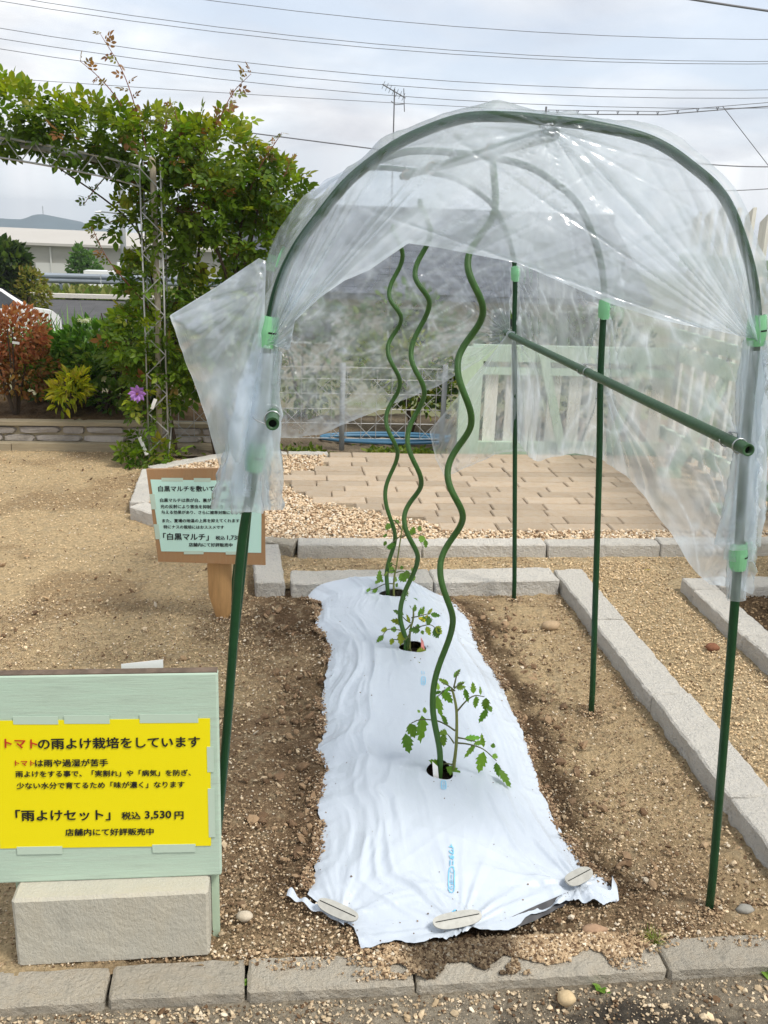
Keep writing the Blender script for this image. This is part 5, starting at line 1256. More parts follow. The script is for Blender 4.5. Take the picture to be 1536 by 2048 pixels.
mulch_print('lettering', 'ノーポリ', (.447, 2.272), (.4425, 2.243), .008, .03); mulch_oval((.4475, 2.278), (.4415, 2.236), .015)
mulch_print('lettering', 'イワタニ', (.466, 2.47), (.456, 2.40), .010, .05)
mulch_print('lettering', 'ノーポリ', (.479, 2.90), (.471, 2.85), .008, .03); mulch_oval((.480, 2.905), (.470, 2.843), .016)
mulch_print('lettering', 'ニ', (.483, 2.945), (.481, 2.92), .010, .02)

# ---- hold-down pegs with oval plates
def peg(label, a, b_, wd, z, tilt):
    a, b_ = np.array(a), np.array(b_); L_ = np.linalg.norm(b_-a); n_ = 36; ang = np.linspace(0, 2*math.pi, n_, endpoint=False)
    x = L_/2*np.sign(np.cos(ang))*np.abs(np.cos(ang))**.72; y = wd/2*np.sign(np.sin(ang))*np.abs(np.sin(ang))**.85
    V = np.concatenate([np.c_[x, y, -.0015+0*x], np.c_[x, y, .0015+0*x-.004*(y/wd*2)**2+.002], np.c_[x*.93, y*.1, .0042+0*x], [[0, 0, .0042]], [[0, 0, -.0015]]])
    F_ = [(r_*n_+i, r_*n_+(i+1) % n_, (r_+1)*n_+(i+1) % n_, (r_+1)*n_+i) for r_ in range(2) for i in range(n_)]
    T_ = [(2*n_+i, 2*n_+(i+1) % n_, 3*n_) for i in range(n_)]+[((i+1) % n_, i, 3*n_+1) for i in range(n_)]
    t = thing('mulch_peg', label, 'peg', ((a+b_)/2).tolist()+[z], 'film pegs', math.atan2(b_[1]-a[1], b_[0]-a[0]))
    p = mesh('plate', V, [np.array(F_), np.array(T_)], MT['peg'], t, smooth=False); p.rotation_euler = (tilt, 0, 0)
    mb = MB(); mb.tube([(0, 0, -.002), (0, 0, -.05)], [.005, .002], 6); mb.build('spike', MT['peg'], t)
    rg = MB(); rg.box((0, 0, .0048), (L_*.9, .0016, .0014)); rr_ = rg.build('rib', MT['clip_dark'], p)
    return t
peg('pale grey oval peg at the front edge over the torn hole in the film', (.338, 1.745), (.453, 1.768), .040, .042, .30)
peg('darker grey oval peg half buried at the left front corner of the film', (.085, 1.853), (.172, 1.788), .036, .028, .25)
peg('grey-green oval peg at the right front corner of the film', (.682, 1.868), (.757, 1.912), .038, .038, .30)
# slit above the centre peg
V = np.array([(.388, 1.757, 0), (.408, 1.757, 0), (.405, 1.778, 0), (.400, 1.795, 0), (.392, 1.774, 0)])
V[:, 2] = [mulch_z(*p[:2])+.0035 for p in V]
mesh('tear', V-mo, [np.array([[0, 1, 2, 3, 4]])], MT['dark_soil'], mulch)

# ================================================================= spiral stakes
def spiral(label, keys, y0, r_=.0085):
    P = [(keys[0][0], y0, -.03), (keys[0][0], y0, .02)]
    for i in range(len(keys)-1):
        (xa, za), (xb, zb) = keys[i], keys[i+1]
        for f in np.linspace(0, 1, 14, endpoint=False):
            e = (1-math.cos(math.pi*f))/2; amp = abs(xb-xa)/2 if i else .006
            P.append((xa+(xb-xa)*e, y0+amp*math.sin(math.pi*f)*(1 if i % 2 else -1), za+(zb-za)*f))
    P.append((keys[-1][0], y0, keys[-1][1]))
    P = np.array(P); mb = MB(); mb.tube(P, r_, 12); o = mb.build('spiral_stake', MT['spiral'], smooth=True)
    return tag(o, label, 'stake', 'spiral plant stakes')
spiral('nearest green spiral stake, rising beside the front tomato plant', SPIRAL_A, 2.33)
spiral('middle green spiral stake beside the middle tomato plant', SPIRAL_B, 3.13)
spiral('farthest green spiral stake beside the rear tomato plant', SPIRAL_C, 3.67)

# ================================================================= tomato plants
def tomato_leaf_template():
    t = np.array([0, .08, .18, .27, .36, .46, .55, .65, .75, .86, 1.0])
    w_ = np.array([0, .22, .50, .36, .62, .40, .52, .28, .34, .14, 0])/.62*.5
    jag = np.array([0, .03, .06, -.03, .07, -.03, .06, -.03, .05, .0, 0])
    mid = np.c_[0*t, t, -.05*np.sin(t*math.pi)-.12*t*t]
    Lf = np.c_[-w_, t+jag, .03*np.sin(t*20)*.5-.12*t*t]; Rt = np.c_[w_, t+jag, .03*np.sin(t*20+2)*.5-.12*t*t]
    V = np.concatenate([mid, Lf, Rt]); n_ = len(t); F = []
    for i in range(n_-1):
        F += [(i, i+1, n_+i+1), (i, n_+i+1, n_+i), (i, 2*n_+i+1, i+1), (i, 2*n_+i, 2*n_+i+1)]
    return V, np.array(F)
TV_, TF_ = tomato_leaf_template()
MT['tomato_stem'] = mat('tomato_stem', (.17, .19, .05), rough=.6, noise_amt=.25, noise_scale=40)
MT['tomato_stalk'] = mat('tomato_stalk', (.10, .11, .045), rough=.6)
def tomato(label, branches, leaflets, seed, cols, r0):
    b0 = np.array(branches[0][0]); t = thing('tomato_plant', label, 'tomato plant', b0.tolist(), 'tomato seedlings'); g = np.random.default_rng(seed)
    c = curve(branches[0], 24)-b0; c[0, 2] -= .03
    mb = MB(); mb.tube(c, np.linspace(r0, r0*.55, 24), 8); mb.build('stem', MT['tomato_stem'], t, smooth=True)
    yb = lambda p, k: np.array(p)+np.array((0, k, 0))
    depth = []
    for i, b in enumerate(branches[1:]):
        dy = g.uniform(-.05, .05); P = np.array(b, float); P[:, 1] += np.linspace(0, 1, len(P))*dy*(P[-1, 2] > .075); depth.append((P, dy))
        mb = MB(); mb.tube(curve(P, 14)-b0, np.linspace(.0026, .0013, 14), 6); mb.build('stalk', MT['tomato_stalk'], t, smooth=True)
    for i, (a, b, w_) in enumerate(leaflets):
        a, b = np.array(a), np.array(b)
        dmin = min(depth, key=lambda q_: np.min(np.hypot(q_[0][:, 0]-a[0], q_[0][:, 2]-a[2]))); j = np.argmin(np.hypot(dmin[0][:, 0]-a[0], dmin[0][:, 2]-a[2]))
        off = dmin[0][j, 1]-dmin[0][0, 1] if a[2] > .075 else 0
        a[1] += off; b[1] += off+(g.uniform(-.02, .02) if b[2] > .075 else 0)
        d_ = b-a; l = np.linalg.norm(d_); y_ = d_/l
        nn = unit(np.array((g.normal(0, .35), -.75, .55+g.normal(0, .2)))); x_ = unit(np.cross(y_, nn)); z_ = np.cross(x_, y_)
        wid = max(w_*1.9, l*.50); l = l*1.15
        V = TV_[:, :1]*x_*wid+TV_[:, 1:2]*y_*l+TV_[:, 2:]*z_*l*.9+a-b0
        V[:, 2] = np.maximum(V[:, 2], .052-b0[2])
        o = mesh('leaf', V, TF_, MT['leaf'], t, smooth=False, attrs={'Col': np.tile(tint(g, 1, cols, .16), (len(V), 1))})
    return t
TG = [(.12, .25, .025), (.16, .31, .035), (.10, .21, .022), (.21, .37, .06)]
tomato('front tomato seedling, largest, at the nearest planting hole', TOMATO_A_BRANCHES, TOMATO_A_LEAFLETS, 1, TG, .0052)
tom_b = tomato('middle tomato seedling with a small yellow flower beside a pink tag', TOMATO_B_BRANCHES, TOMATO_B_LEAFLETS, 2, [(.09, .19, .03), (.14, .26, .045), (.06, .12, .03), (.24, .30, .03)], .0050)
g = np.random.default_rng(44); b0_ = np.array(TOMATO_B_BRANCHES[0][0]); k = 14
o = leaves('flower', np.tile(np.array((.506, 3.115, .186))-b0_, (k, 1))+g.normal(0, .006, (k, 3)), g.normal(0, 1, (k, 3))+np.array((0, -.6, .2)), np.full(k, .016), tint(g, k, [(.75, .62, .03), (.65, .60, .06)]), tom_b, 'leaf', 45, .3, MT['petal']); del o['kind']
tomato('rear tomato seedling, tall and thin, at the farthest planting hole', TOMATO_C_BRANCHES, TOMATO_C_LEAFLETS, 3, [(.13, .25, .04), (.16, .29, .05), (.10, .2, .03)], .0045)
def label_stick(name, label, quad, m_):
    V = [np.array(q_) for q_ in quad]; V += [q_+np.array((0, .0015, 0)) for q_ in V]
    F_ = [(0, 1, 2, 3), (7, 6, 5, 4), (0, 4, 5, 1), (1, 5, 6, 2), (2, 6, 7, 3), (3, 7, 4, 0)]
    return tag(mesh(name, V, np.array(F_), m_), label, 'tag')
label_stick('plant_tag', 'white plant tag standing in the nearest planting hole', [(.426, 2.302, .030), (.442, 2.302, .028), (.436, 2.315, .085), (.420, 2.318, .100)], MT['paper_white'])
label_stick('plant_tag', 'pink pointed plant tag in the middle planting hole', [(.502, 3.11, .035), (.520, 3.11, .035), (.509, 3.12, .095), (.499, 3.12, .112)], MT['pink_tag'])
label_stick('plant_tag', 'white plant tag leaning in the farthest planting hole', [(.508, 3.655, .035), (.524, 3.655, .035), (.532, 3.66, .12), (.514, 3.66, .13)], MT['paper_white'])

# ================================================================= tunnel frame
frame = thing('rain_tunnel_frame', 'green pipe hoop frame of the small rain shelter tunnel', 'tunnel frame', (.45, 2.75, 0))
fo = np.array((.45, 2.75, 0))
HP = curve(HOOP, 220)
def hoop_at(kind):
    P = HP.copy()
    if kind: P[:, 0] -= np.where(P[:, 0] < .4, .022*np.clip(1-P[:, 2]/1.1, 0, 1), 0)
    if kind == 1: P[:, 1] = 2.75+.05*(1.02-P[:, 0])/1.2; P[:, 0] += .008
    if kind == 2: P[:, 1] = 3.735+.03*(1.02-P[:, 0])/1.2; P[:, 0] -= .024
    return P
for k_ in range(3):
    P = hoop_at(k_)-fo; P[0, 2] = -.08; P[-1, 2] = -.08
    mb = MB(); mb.tube(P, .0097, 12); mb.build('hoop', MT['pole'], frame, smooth=True)
def pipe(name, a, b_, r_=.0125):
    a, b_ = np.array(a)-fo, np.array(b_)-fo; n_ = 16
    mb = MB(); V, F_ = tube(np.linspace(a, b_, 30), r_*(1+.035*(np.arange(30) % 9 == 4)), n_, False); mb.add(V, F_)
    d_ = (b_-a)/np.linalg.norm(b_-a); s_ = np.cross(d_, (0, 0, 1)); s_ /= np.linalg.norm(s_); t_ = np.cross(s_, d_); ang = np.linspace(0, 2*math.pi, n_, endpoint=False)
    for e, sg in ((a, -1), (b_, 1)):
        ring = lambda r2, o_: e+d_*o_*sg+np.cos(ang)[:, None]*s_*r2+np.sin(ang)[:, None]*t_*r2
        mb.add(np.concatenate([ring(r_, 0), ring(r_*.62, .001), ring(r_*.62, -.03)]), [np.array([(q_*n_+i, q_*n_+(i+1) % n_, (q_+1)*n_+(i+1) % n_, (q_+1)*n_+i) for q_ in range(2) for i in range(n_)])])
    o = mb.build(name, MT['rail'], frame, smooth=True)
    for e, sg in ((a, -1), (b_, 1)):
        c_ = e-d_*.012*sg; V = np.concatenate([c_+np.cos(ang)[:, None]*s_*r_*.615+np.sin(ang)[:, None]*t_*r_*.615])
        mesh('bore', V, [np.arange(n_)[None]], MT['pipe_bore'], o)  # near-black disc paints the shade inside the hollow pipe end
    return o
pipe('side_rail', (.909, 1.735, 1.143), (.890, 3.80, 1.134))
pipe('side_rail', (-.019, 1.745, 1.182), (-.030, 3.80, 1.165))
pipe('ridge_pole', (.494, 1.835, 1.712), (.452, 3.82, 1.712))
def ring_pts(c_, r_, axis, n_=14, a0=0, a1=2*math.pi):
    ang = np.linspace(a0, a1, n_); c_ = np.array(c_)
    if axis == 'y': return c_+np.c_[np.cos(ang)*r_, 0*ang, np.sin(ang)*r_]
    return c_+np.c_[np.cos(ang)*r_, np.sin(ang)*r_, 0*ang]
def wire_clip(rail_c, post_x, y, side):
    """sprung wire: two rings round the rail joined by a loop behind the post"""
    x, z = rail_c; s = 1 if post_x > x else -1
    P = [*ring_pts((x, y-.030, z), .0150, 'y', 12, math.pi*.1, math.pi*1.5)]
    P += [(x, y-.028, z-.016), (x+s*.03, y-.018, z-.006), (post_x+s*.012, y, z-.004), (post_x+s*.012, y+.012, z+.004), (post_x+s*.004, y+.016, z+.012), (x+s*.008, y+.03, z+.016)]
    P += [*ring_pts((x, y+.030, z), .0150, 'y', 12, math.pi*.45, -math.pi*1.0)]
    mb = MB(); mb.tube(curve(np.array(P)-fo, 90), .0014, 6); mb.build('wire_clip', MT['wire'], frame, smooth=True)
for y, px_r, px_l, xr, xl in ((1.80, .938, -.045, .9075, -.0195), (2.77, .944, -.037, .9, -.025), (3.745, .912, -.066, .891, -.030)):
    wire_clip((xr, 1.143-.004*(y-1.8)), px_r, y, 1); wire_clip((xl, 1.18 if y < 2 else 1.17), px_l, y+.03, -1)
for i, y in enumerate((1.84, 2.78, 3.75)):
    P = [*ring_pts((.480-.012*i, y-.03, 1.712), .0150, 'y', 10, math.pi*1.4, math.pi*.4), (.475-.012*i, y, 1.748), *ring_pts((.480-.012*i, y+.03, 1.712), .0150, 'y', 10, math.pi*.6, -math.pi*.4)]
    mb = MB(); mb.tube(curve(np.array(P)-fo, 60), .0014, 6); mb.build('wire_clip', MT['wire'], frame, smooth=True)
# strings tying the spiral tops to the ridge
for x, y, z in ((.485, 2.33, 1.712), (.462, 3.13, 1.70), (.45, 3.67, 1.70)):
    mb = MB(); mb.tube(ring_pts(np.array((x, y, 1.712))-fo, .0165, 'y', 14), .002, 5); mb.build('tie', MT['plywood'], frame)
def film_clip(kind, side, z, face):
    """C-shaped snap clip round the pipe; face = direction its back points to"""
    P = hoop_at(kind); half = P[:110] if side > 0 else P[110:]
    i = np.argmin(np.abs(half[:, 2]-z)); c_ = half[i]; j = min(i+1, len(half)-1); i0 = max(i-1, 0)
    ax = half[j]-half[i0]; ax = ax/np.linalg.norm(ax); ax = ax if ax[2] > 0 else -ax
    f = np.array(face, float); f -= ax*(f@ax); f /= np.linalg.norm(f); s_ = np.cross(ax, f)
    n_ = 15; ang = np.linspace(-2.35, 2.35, n_); H_ = .030; lv = [-H_, -H_*.78, -.0035, -.0034, .0034, .0035, H_*.78, H_]
    V = []; 
    for r_, top in ((.0175, 1), (.0152, 0)):
        for k2, h_ in enumerate(lv):
            for a in ang:
                fl = 1.0 if abs(h_) < H_ else .94
                rr_ = r_+(.0018 if abs(h_) < .0036 and top else 0)
                V.append(c_+ax*h_*(1 if abs(a) < 1.7 or abs(h_) < H_*.9 else .86)+(f*math.cos(a)+s_*math.sin(a))*rr_*fl)
    V = np.array(V)-fo; m_ = len(lv); F_ = []
    for o_ in (0, 1):
        for k2 in range(m_-1):
            for q_ in range(n_-1):
                a = o_*m_*n_+k2*n_+q_; F_.append((a, a+1, a+n_+1, a+n_) if o_ == 0 else (a, a+n_, a+n_+1, a+1))
    for q_ in range(n_-1):
        for k2 in (0, m_-1):
            a = k2*n_+q_; b_ = a+m_*n_; F_.append((a, b_, b_+1, a+1))
    for k2 in range(m_-1):
        for q_ in (0, n_-1):
            a = k2*n_+q_; b_ = a+m_*n_; F_.append((a, a+n_, b_+n_, b_))
    o = mesh('film_clip', V, np.array(F_), MT['clip'], frame)
    sl = MB(); aa = np.linspace(-.15, .75, 8)
    Vs = np.concatenate([[c_+ax*h_+(f*math.cos(a)+s_*math.sin(a))*.0198 for a in aa] for h_ in (-.0016, .0016)])-fo
    mesh('slot', Vs, np.array([(i, i+1, i+9, i+8) for i in range(7)]), MT['clip_dark'], o)
film_clip(0, -1, 1.335, (.15, -1, 0)); film_clip(0, -1, 1.085, (.1, -1, 0)); film_clip(0, 1, 1.365, (.1, -1, 0)); film_clip(0, 1, .895, (.45, -1, 0))
film_clip(1, 1, 1.325, (.9, -.5, 0)); film_clip(1, -1, 1.44, (-.4, -1, 0)); film_clip(1, -1, 1.15, (-.5, -1, 0)); film_clip(2, 1, 1.37, (.9, -.5, 0)); film_clip(2, -1, 1.38, (-.3, -1, 0))

# ================================================================= plastic film cover
film = thing('tunnel_film', 'crumpled clear plastic film draped over the hoop frame', 'plastic film', (.45, 2.75, 0))
def sheet(name, G, milk, thick=0.0):
    nu, nv = G.shape[:2]
    return mesh(name, (G-fo).reshape(-1, 3), grid_faces(nu, nv), MT['film'], film, smooth=True, attrs={'milk': np.clip(milk, 0, .92).reshape(-1)})
# --- roof and right wall: sweep of the hoop outline
cut = [i for i in range(len(HP)) if (HP[i, 0] > .5 and HP[i, 2] > .77) or (HP[i, 0] <= .5 and HP[i, 2] > 1.02)]
prof = along(HP[cut][:, [0, 2]], np.linspace(0, 1, 240)); ta = np.gradient(prof, axis=0); ta /= np.linalg.norm(ta, axis=1)[:, None]; nrm = np.c_[ta[:, 1], -ta[:, 0]]
NY = 200; yv = np.linspace(0, 1, NY)
S_, T_ = np.meshgrid(np.linspace(0, 1, 240), yv, indexing='ij')
ytrue = 1.765+T_*2.11
sh = np.interp(ytrue, [1.8, 2.75, 3.735], [0, .008, -.024])
span = np.where(ytrue < 2.76, (ytrue-1.80)/.96, (ytrue-2.76)/.98); sag = np.sin(np.clip(span, 0, 1)*math.pi)
off = .0135-.020*sag*(.6+.8*noise(S_*5, T_*6, seed=401))
side_w = sstep(.34, .28, S_)                                 # the straight right wall
top_w = 1-side_w
fold = ridge(S_*16+(T_-.5)*3*noise(S_*3, T_*2, seed=402), T_*2.2, seed=403, octv=3)
fold2 = ridge(S_*26, T_*3.0+S_*6, seed=404, octv=2)
off += (fold-.5)*.016*top_w+(fold2-.5)*.010*top_w
# wall folds hanging from the clips on the middle and rear posts
zz3 = prof[:, 1][:, None]+0*T_
milk = .17+.45*fold**5*top_w+.22*fold2**6
for yc, zc in ((1.82, 1.36), (2.78, 1.33), (3.74, 1.37), (2.78, 1.10), (1.83, .9), (3.76, 1.12), (1.83, 1.12)):
    an_ = np.arctan2(zz3-zc, ytrue-yc); ds = np.hypot(zz3-zc, ytrue-yc); f = ridge(an_*5+yc, ds*1.2, seed=int(405+yc*10+zc*100), octv=2); wgt = np.exp(-ds/.26)*side_w
    off += (f-.5)*.030*wgt*np.clip(ds/.05, 0, 1); milk += .80*f**6*wgt
off += (ridge(T_*22+zz3*2, zz3*2.0, seed=430, octv=2)-.5)*.014*side_w*sstep(.5, .8, T_); milk += .20*ridge(T_*22+zz3*2, zz3*2.0, seed=430, octv=2)**6*side_w*sstep(.5, .8, T_)
near_hoop = np.minimum.reduce([np.abs(ytrue-yy) for yy in (1.82, 2.77, 3.75)]); off = np.maximum(off, .0125-near_hoop*.35)
bulge = side_w*.035*np.sin(np.clip((1.36-zz3)/.55, 0, 1)*math.pi*.8)*sag
Xf = prof[:, 0][:, None]+sh+nrm[:, 0][:, None]*off+bulge; Zf = prof[:, 1][:, None]+nrm[:, 1][:, None]*off
low = sstep(1.05, .77, zz3)*side_w
Zf = Zf-low*(.02+.09*sstep(3.0, 3.5, ytrue)-.05*noise(ytrue*4, 0, seed=431)*1.2)+low*.05*sstep(2.0, 2.6, ytrue)*sstep(3.1, 2.75, ytrue)
yl = ytrue+.05*(1-S_)*0+(np.interp(prof[:, 0], [-.1, 1.0], [.05, 0]))[:, None]*(1-T_)
cre = (1-np.abs(2*noise(S_*20+T_*5, T_*2.5+S_*4, seed=441)-1))**16; milk += .30*cre*top_w; off += .004*cre
cre = (1-np.abs(2*noise(zz3*5+T_*6, T_*7-zz3*3, seed=442)-1))**16; milk += .38*cre*side_w; off += .006*cre*side_w
milk += .22*sstep(.035, .0, S_)+.10*sstep(.97, 1.0, S_)+.05*side_w
sheet('roof_sheet', np.stack([Xf, yl, Zf], -1), milk)

# --- front curtain hanging inside the near hoop
arcH = HP[[i for i in range(len(HP)) if HP[i, 2] > 1.325]][::-1]       # left clip over the crown to the right clip
HEM = [(-.030, 1.318), (.012, 1.305), (.022, 1.362), (.070, 1.408), (.114, 1.440), (.160, 1.461), (.228, 1.511), (.278, 1.506), (.430, 1.483), (.610, 1.415), (.720, 1.385), (.835, 1.367), (.918, 1.352)]
nu, nv = 260, 120
tu = np.linspace(0, 1, nu); top = along(arcH, tu); hem = along(HEM, tu)
A_ = np.arange(nu)
Uc, Vc = np.meshgrid(tu, np.linspace(0, 1, nv), indexing='ij')
Xc = top[:, 0][:, None]*(1-Vc)+hem[:, 0][:, None]*Vc; Zc = top[:, 2][:, None]*(1-Vc)+hem[:, 1][:, None]*Vc
Yc = top[:, 1][:, None]-.018+.0*Vc-.035*np.sin(Vc*math.pi*.5)*np.sin(Uc*math.pi)
Zc += .012*(1-Vc)**6
milk = .17+0*Vc; dY = 0*Xc
for cx_, cz_, dens, sd_, reach in ((-.035, 1.30, 5.5, 501, .46), (.925, 1.335, 3.6, 511, .48), (.48, 1.72, 1.8, 521, .11)):
    an_ = np.arctan2(Zc-cz_, (Xc-cx_)*(1 if cx_ < .9 else -1)); ds = np.hypot(Xc-cx_, Zc-cz_)
    f = ridge(an_*dens, ds*.9, seed=sd_, octv=3); wgt = np.exp(-ds/reach)
    dY += (f-.5)*.042*wgt*np.clip(ds/.12, 0, 1)*(1-.6*(1-Vc)**4); milk += (1.1 if cz_ < 1.5 else .45)*f**5*wgt+.09*wgt
    f2 = ridge(an_*dens*3.1+3, ds*1.7, seed=sd_+3, octv=2); dY += (f2-.5)*.012*wgt; milk += .45*f2**7*wgt
    f3 = (1-np.abs(2*noise(an_*dens*2.6+1.7, ds*.5, seed=sd_+7)-1))**18; milk += .60*f3*np.exp(-ds/(reach*1.5))*noise(an_*9, ds*4, seed=sd_+8); dY += .010*f3*wgt
dY += (fbm(Xc*14, Zc*14, seed=531)-.5)*.012
milk += .16*sstep(.50, .72, fbm(Xc*6+Zc*5, Zc*9-Xc*3, seed=532, octv=5))+.25*sstep(.945, .975, Vc)*sstep(1.0, .99, Vc)+.20*sstep(.985, 1., Vc)
milk *= .10+.90*sstep(.025, .12, Vc)
Yc = np.minimum(Yc+dY, top[:, 1][:, None]-.0125+.04*sstep(.10, .35, Vc))
sheet('front_curtain', np.stack([Xc, Yc, Zc], -1), milk)

# --- rear curtain, drawn up to the right
HB = hoop_at(2); arcB = HB[[i for i in range(len(HB)) if HB[i, 2] > 1.10]][::-1]
top = along(arcB, tu); HEMB = [(-.075, .700), (.02, .690), (.15, .700), (.39, .805), (.63, .905), (.80, 1.02), (.905, 1.125)]; hem = along(HEMB, tu)
Xc = top[:, 0][:, None]*(1-Vc)+hem[:, 0][:, None]*Vc; Zc = top[:, 2][:, None]*(1-Vc)+hem[:, 1][:, None]*Vc
# keep the left edge hanging straight
Yc = 3.80+.03*np.sin(Uc*math.pi)*Vc+(ridge(Xc*5+Zc*4, Zc*3-Xc*6, seed=541, octv=3)-.5)*.03+(fbm(Xc*22, Zc*30, seed=542, octv=3)-.5)*.016
milk = .08+.14*sstep(.45, .75, fbm(Xc*9, Zc*14-Xc*8, seed=543, octv=4))+.14*sstep(.55, .75, fbm(Xc*16+Zc*10, Zc*46-Xc*22, seed=547, octv=3))+.20*ridge(Xc*6+Zc*8, Zc*10-Xc*9, seed=544, octv=2)**6
for cx_, cz_, reach in ((.905, 1.13, .28), (-.05, 1.14, .16)):
    an_ = np.arctan2(Zc-cz_, (Xc-cx_)); ds = np.hypot(Xc-cx_, Zc-cz_); f = ridge(an_*6, ds, seed=545+int(cz_*100), octv=2); wgt = np.exp(-ds/reach); milk += .4*f**6*wgt+.1*wgt; Yc += (f-.5)*.03*wgt
milk += .26*(1-np.abs(2*noise(Xc*5+Zc*3, Zc*11-Xc*6, seed=548)-1))**16+.2*sstep(.97, 1, Vc)
sheet('rear_curtain', np.stack([Xc, Yc, Zc], -1), milk)
# --- tail of film hanging from the far end of the right rail
nu2, nv2 = 80, 80
Ut, Vt = np.meshgrid(np.linspace(0, 1, nu2), np.linspace(0, 1, nv2), indexing='ij')
low_edge = along([(.588, .742), (.618, .63), (.665, .545), (.76, .60), (.90, .66), (1.0, .66)], np.linspace(0, 1, nu2)); topp = along([(.84, 1.09), (.88, 1.15), (.905, 1.15)], np.linspace(0, 1, nu2))
Xc = topp[:, 0][:, None]*(1-Vt)+low_edge[:, 0][:, None]*Vt; Zc = topp[:, 1][:, None]*(1-Vt)+low_edge[:, 1][:, None]*Vt
f = ridge(Ut*6, Vt*1.5, seed=551, octv=3)
sheet('film_tail', np.stack([Xc, 3.70+.05*(f-.5)*np.sin(Vt*math.pi*.6)+.02*Vt, Zc], -1), .14+.40*f**5*(1-.5*Vt)+.25*(1-Vt)**2+.3*sstep(.97, 1, Vt)+.15*sstep(.03, 0, Ut))
# --- flap blowing out to the left of the near hoop
outer = along([(-.045, 1.475), (-.130, 1.415), (-.228, 1.352), (-.205, 1.280), (-.175, 1.200), (-.150, 1.130), (-.122, 1.055), (-.100, 1.02)], np.linspace(0, 1, 110)); inner = along([(-.032, 1.47), (-.036, 1.33), (-.046, 1.20), (-.06, 1.06), (-.066, 1.01)], np.linspace(0, 1, 110))
nv2 = 90; Vt, Ut = np.meshgrid(np.linspace(0, 1, 110), np.linspace(0, 1, nv2), indexing='ij')
Xc = inner[:, 0][:, None]*(1-Ut)+outer[:, 0][:, None]*Ut; Zc = inner[:, 1][:, None]*(1-Ut)+outer[:, 1][:, None]*Ut
an_ = np.arctan2(Zc-1.43, Xc+.03); ds = np.hypot(Zc-1.43, Xc+.03); f = ridge(an_*3.4, ds*3, seed=561, octv=3); f2 = ridge(Xc*14-Zc*26, Zc*10+Xc*22, seed=562, octv=3)
up_w = sstep(1.20, 1.36, Zc)
Yc = 1.84+.13*Ut**1.3*np.sin(Vt*math.pi)-.05*np.sin(Ut*math.pi)*np.sin(Vt*math.pi)+(f-.5)*.055*np.clip(ds/.25, 0, 1)*np.clip(Ut/.1, 0, 1)+(f2-.5)*.012*(.35+.65*up_w)*np.clip(Ut/.1, 0, 1)
sheet('side_flap', np.stack([Xc, Yc, Zc], -1), .46+.30*f**4+.25*f2**4*(.3+.7*up_w)+.25*sstep(.97, 1, Ut)+.15*noise(Xc*12, Zc*12, seed=563))
# --- film gathered round the two front poles
def sleeve(z0, z1, left, r0, r1, seed, shift=0.0, n_=40, m_=90):
    half = HP[HP[:, 0] < .4] if left else HP[HP[:, 0] > .4]; o_ = np.argsort(half[:, 2]); half = half[o_]
    zv = np.linspace(z0, z1, m_); cx_ = np.interp(zv, half[:, 2], half[:, 0]); cy_ = np.interp(zv, half[:, 2], half[:, 1])
    ang = np.linspace(0, 2*math.pi, n_); ZZ, AA = np.meshgrid(zv, ang, indexing='ij'); t = (ZZ-z0)/(z1-z0)
    base = r0+(r1-r0)*t
    f = ridge(np.cos(AA)*1.3+ZZ*3, np.sin(AA)*1.3+ZZ*5, ZZ*3, seed=seed, octv=2); rr_ = np.maximum(.0118, base*(.55+.9*f))
    out_ = -1 if left else 1
    G = np.stack([cx_[:, None]+shift*np.sin(t*math.pi)*out_+np.cos(AA)*rr_*(1.25 if True else 1), cy_[:, None]+np.sin(AA)*rr_*.75, ZZ], -1)
    return sheet('pole_sleeve', G, .16+.50*f**4+.12*sstep(.03, .0, t))
sleeve(.985, 1.335, True, .030, .016, 571, .012); sleeve(.985, 1.30, True, .045, .020, 575, .010)
sleeve(.80, .905, False, .0135, .0135, 581); sleeve(.89, 1.35, False, .020, .020, 583, .006); sleeve(.92, 1.33, False, .030, .016, 585, .010)

# ================================================================= green sign board on a concrete block
blk = rough_stone('concrete_block', .405, .10, .172, MT['concrete'], 700, .0016, .02)
o = inst('concrete_block', blk, None, (-.359, 1.772, .084), (0, 0, .012)); tag(o, 'grey concrete block holding up the green sign board', 'concrete block')
sa = thing('sign_board', 'pale green plywood sign board with a yellow notice, on the concrete block', 'sign', (-.385, 1.785, .17))
so = np.array((-.385, 1.785, .17))
mb = MB(); mb.box((0, 0, .2445), (.508, .022, .489)); bd = mb.build('board', MT['board'], sa)
bv = bd.modifiers.new('bevel', 'BEVEL'); bv.width = .004; bv.segments = 2
mb = MB(); mb.box((0, .0015, .4893), (.506, .0205, .0026)); mb.build('board_edge', MT['board_edge'], sa)
for x in (-.18, .238):
    mb = MB(); mb.box((x, .018, .02), (.016, .012, .42)); mb.build('stake', MT['pale_green'], sa)
def plane(name, corners, y, m_, parent, o_):
    V = [np.array((x, y, z))-o_ for x, z in corners]; V += [v_+np.array((0, .0008, 0)) for v_ in V]
    return mesh(name, V, np.array([(0, 1, 2, 3), (7, 6, 5, 4), (0, 4, 5, 1), (1, 5, 6, 2), (2, 6, 7, 3), (3, 7, 4, 0)]), m_, parent)
pa = plane('notice', [(-.590, .259), (-.152, .248), (-.148, .556), (-.580, .5605)], 1.7725, MT['yellow'], sa, so)
for x0, x1, z0, z1 in ((-.540, -.452, .552, .570), (-.440, -.350, .551, .570), (-.290, -.172, .549, .569), (-.556, -.463, .243, .262), (-.276, -.185, .236, .256)):
    plane('tape', [(x0, z0), (x1, z0-.002), (x1, z1-.002), (x0, z1)], 1.7718, MT['tape'], sa, so)
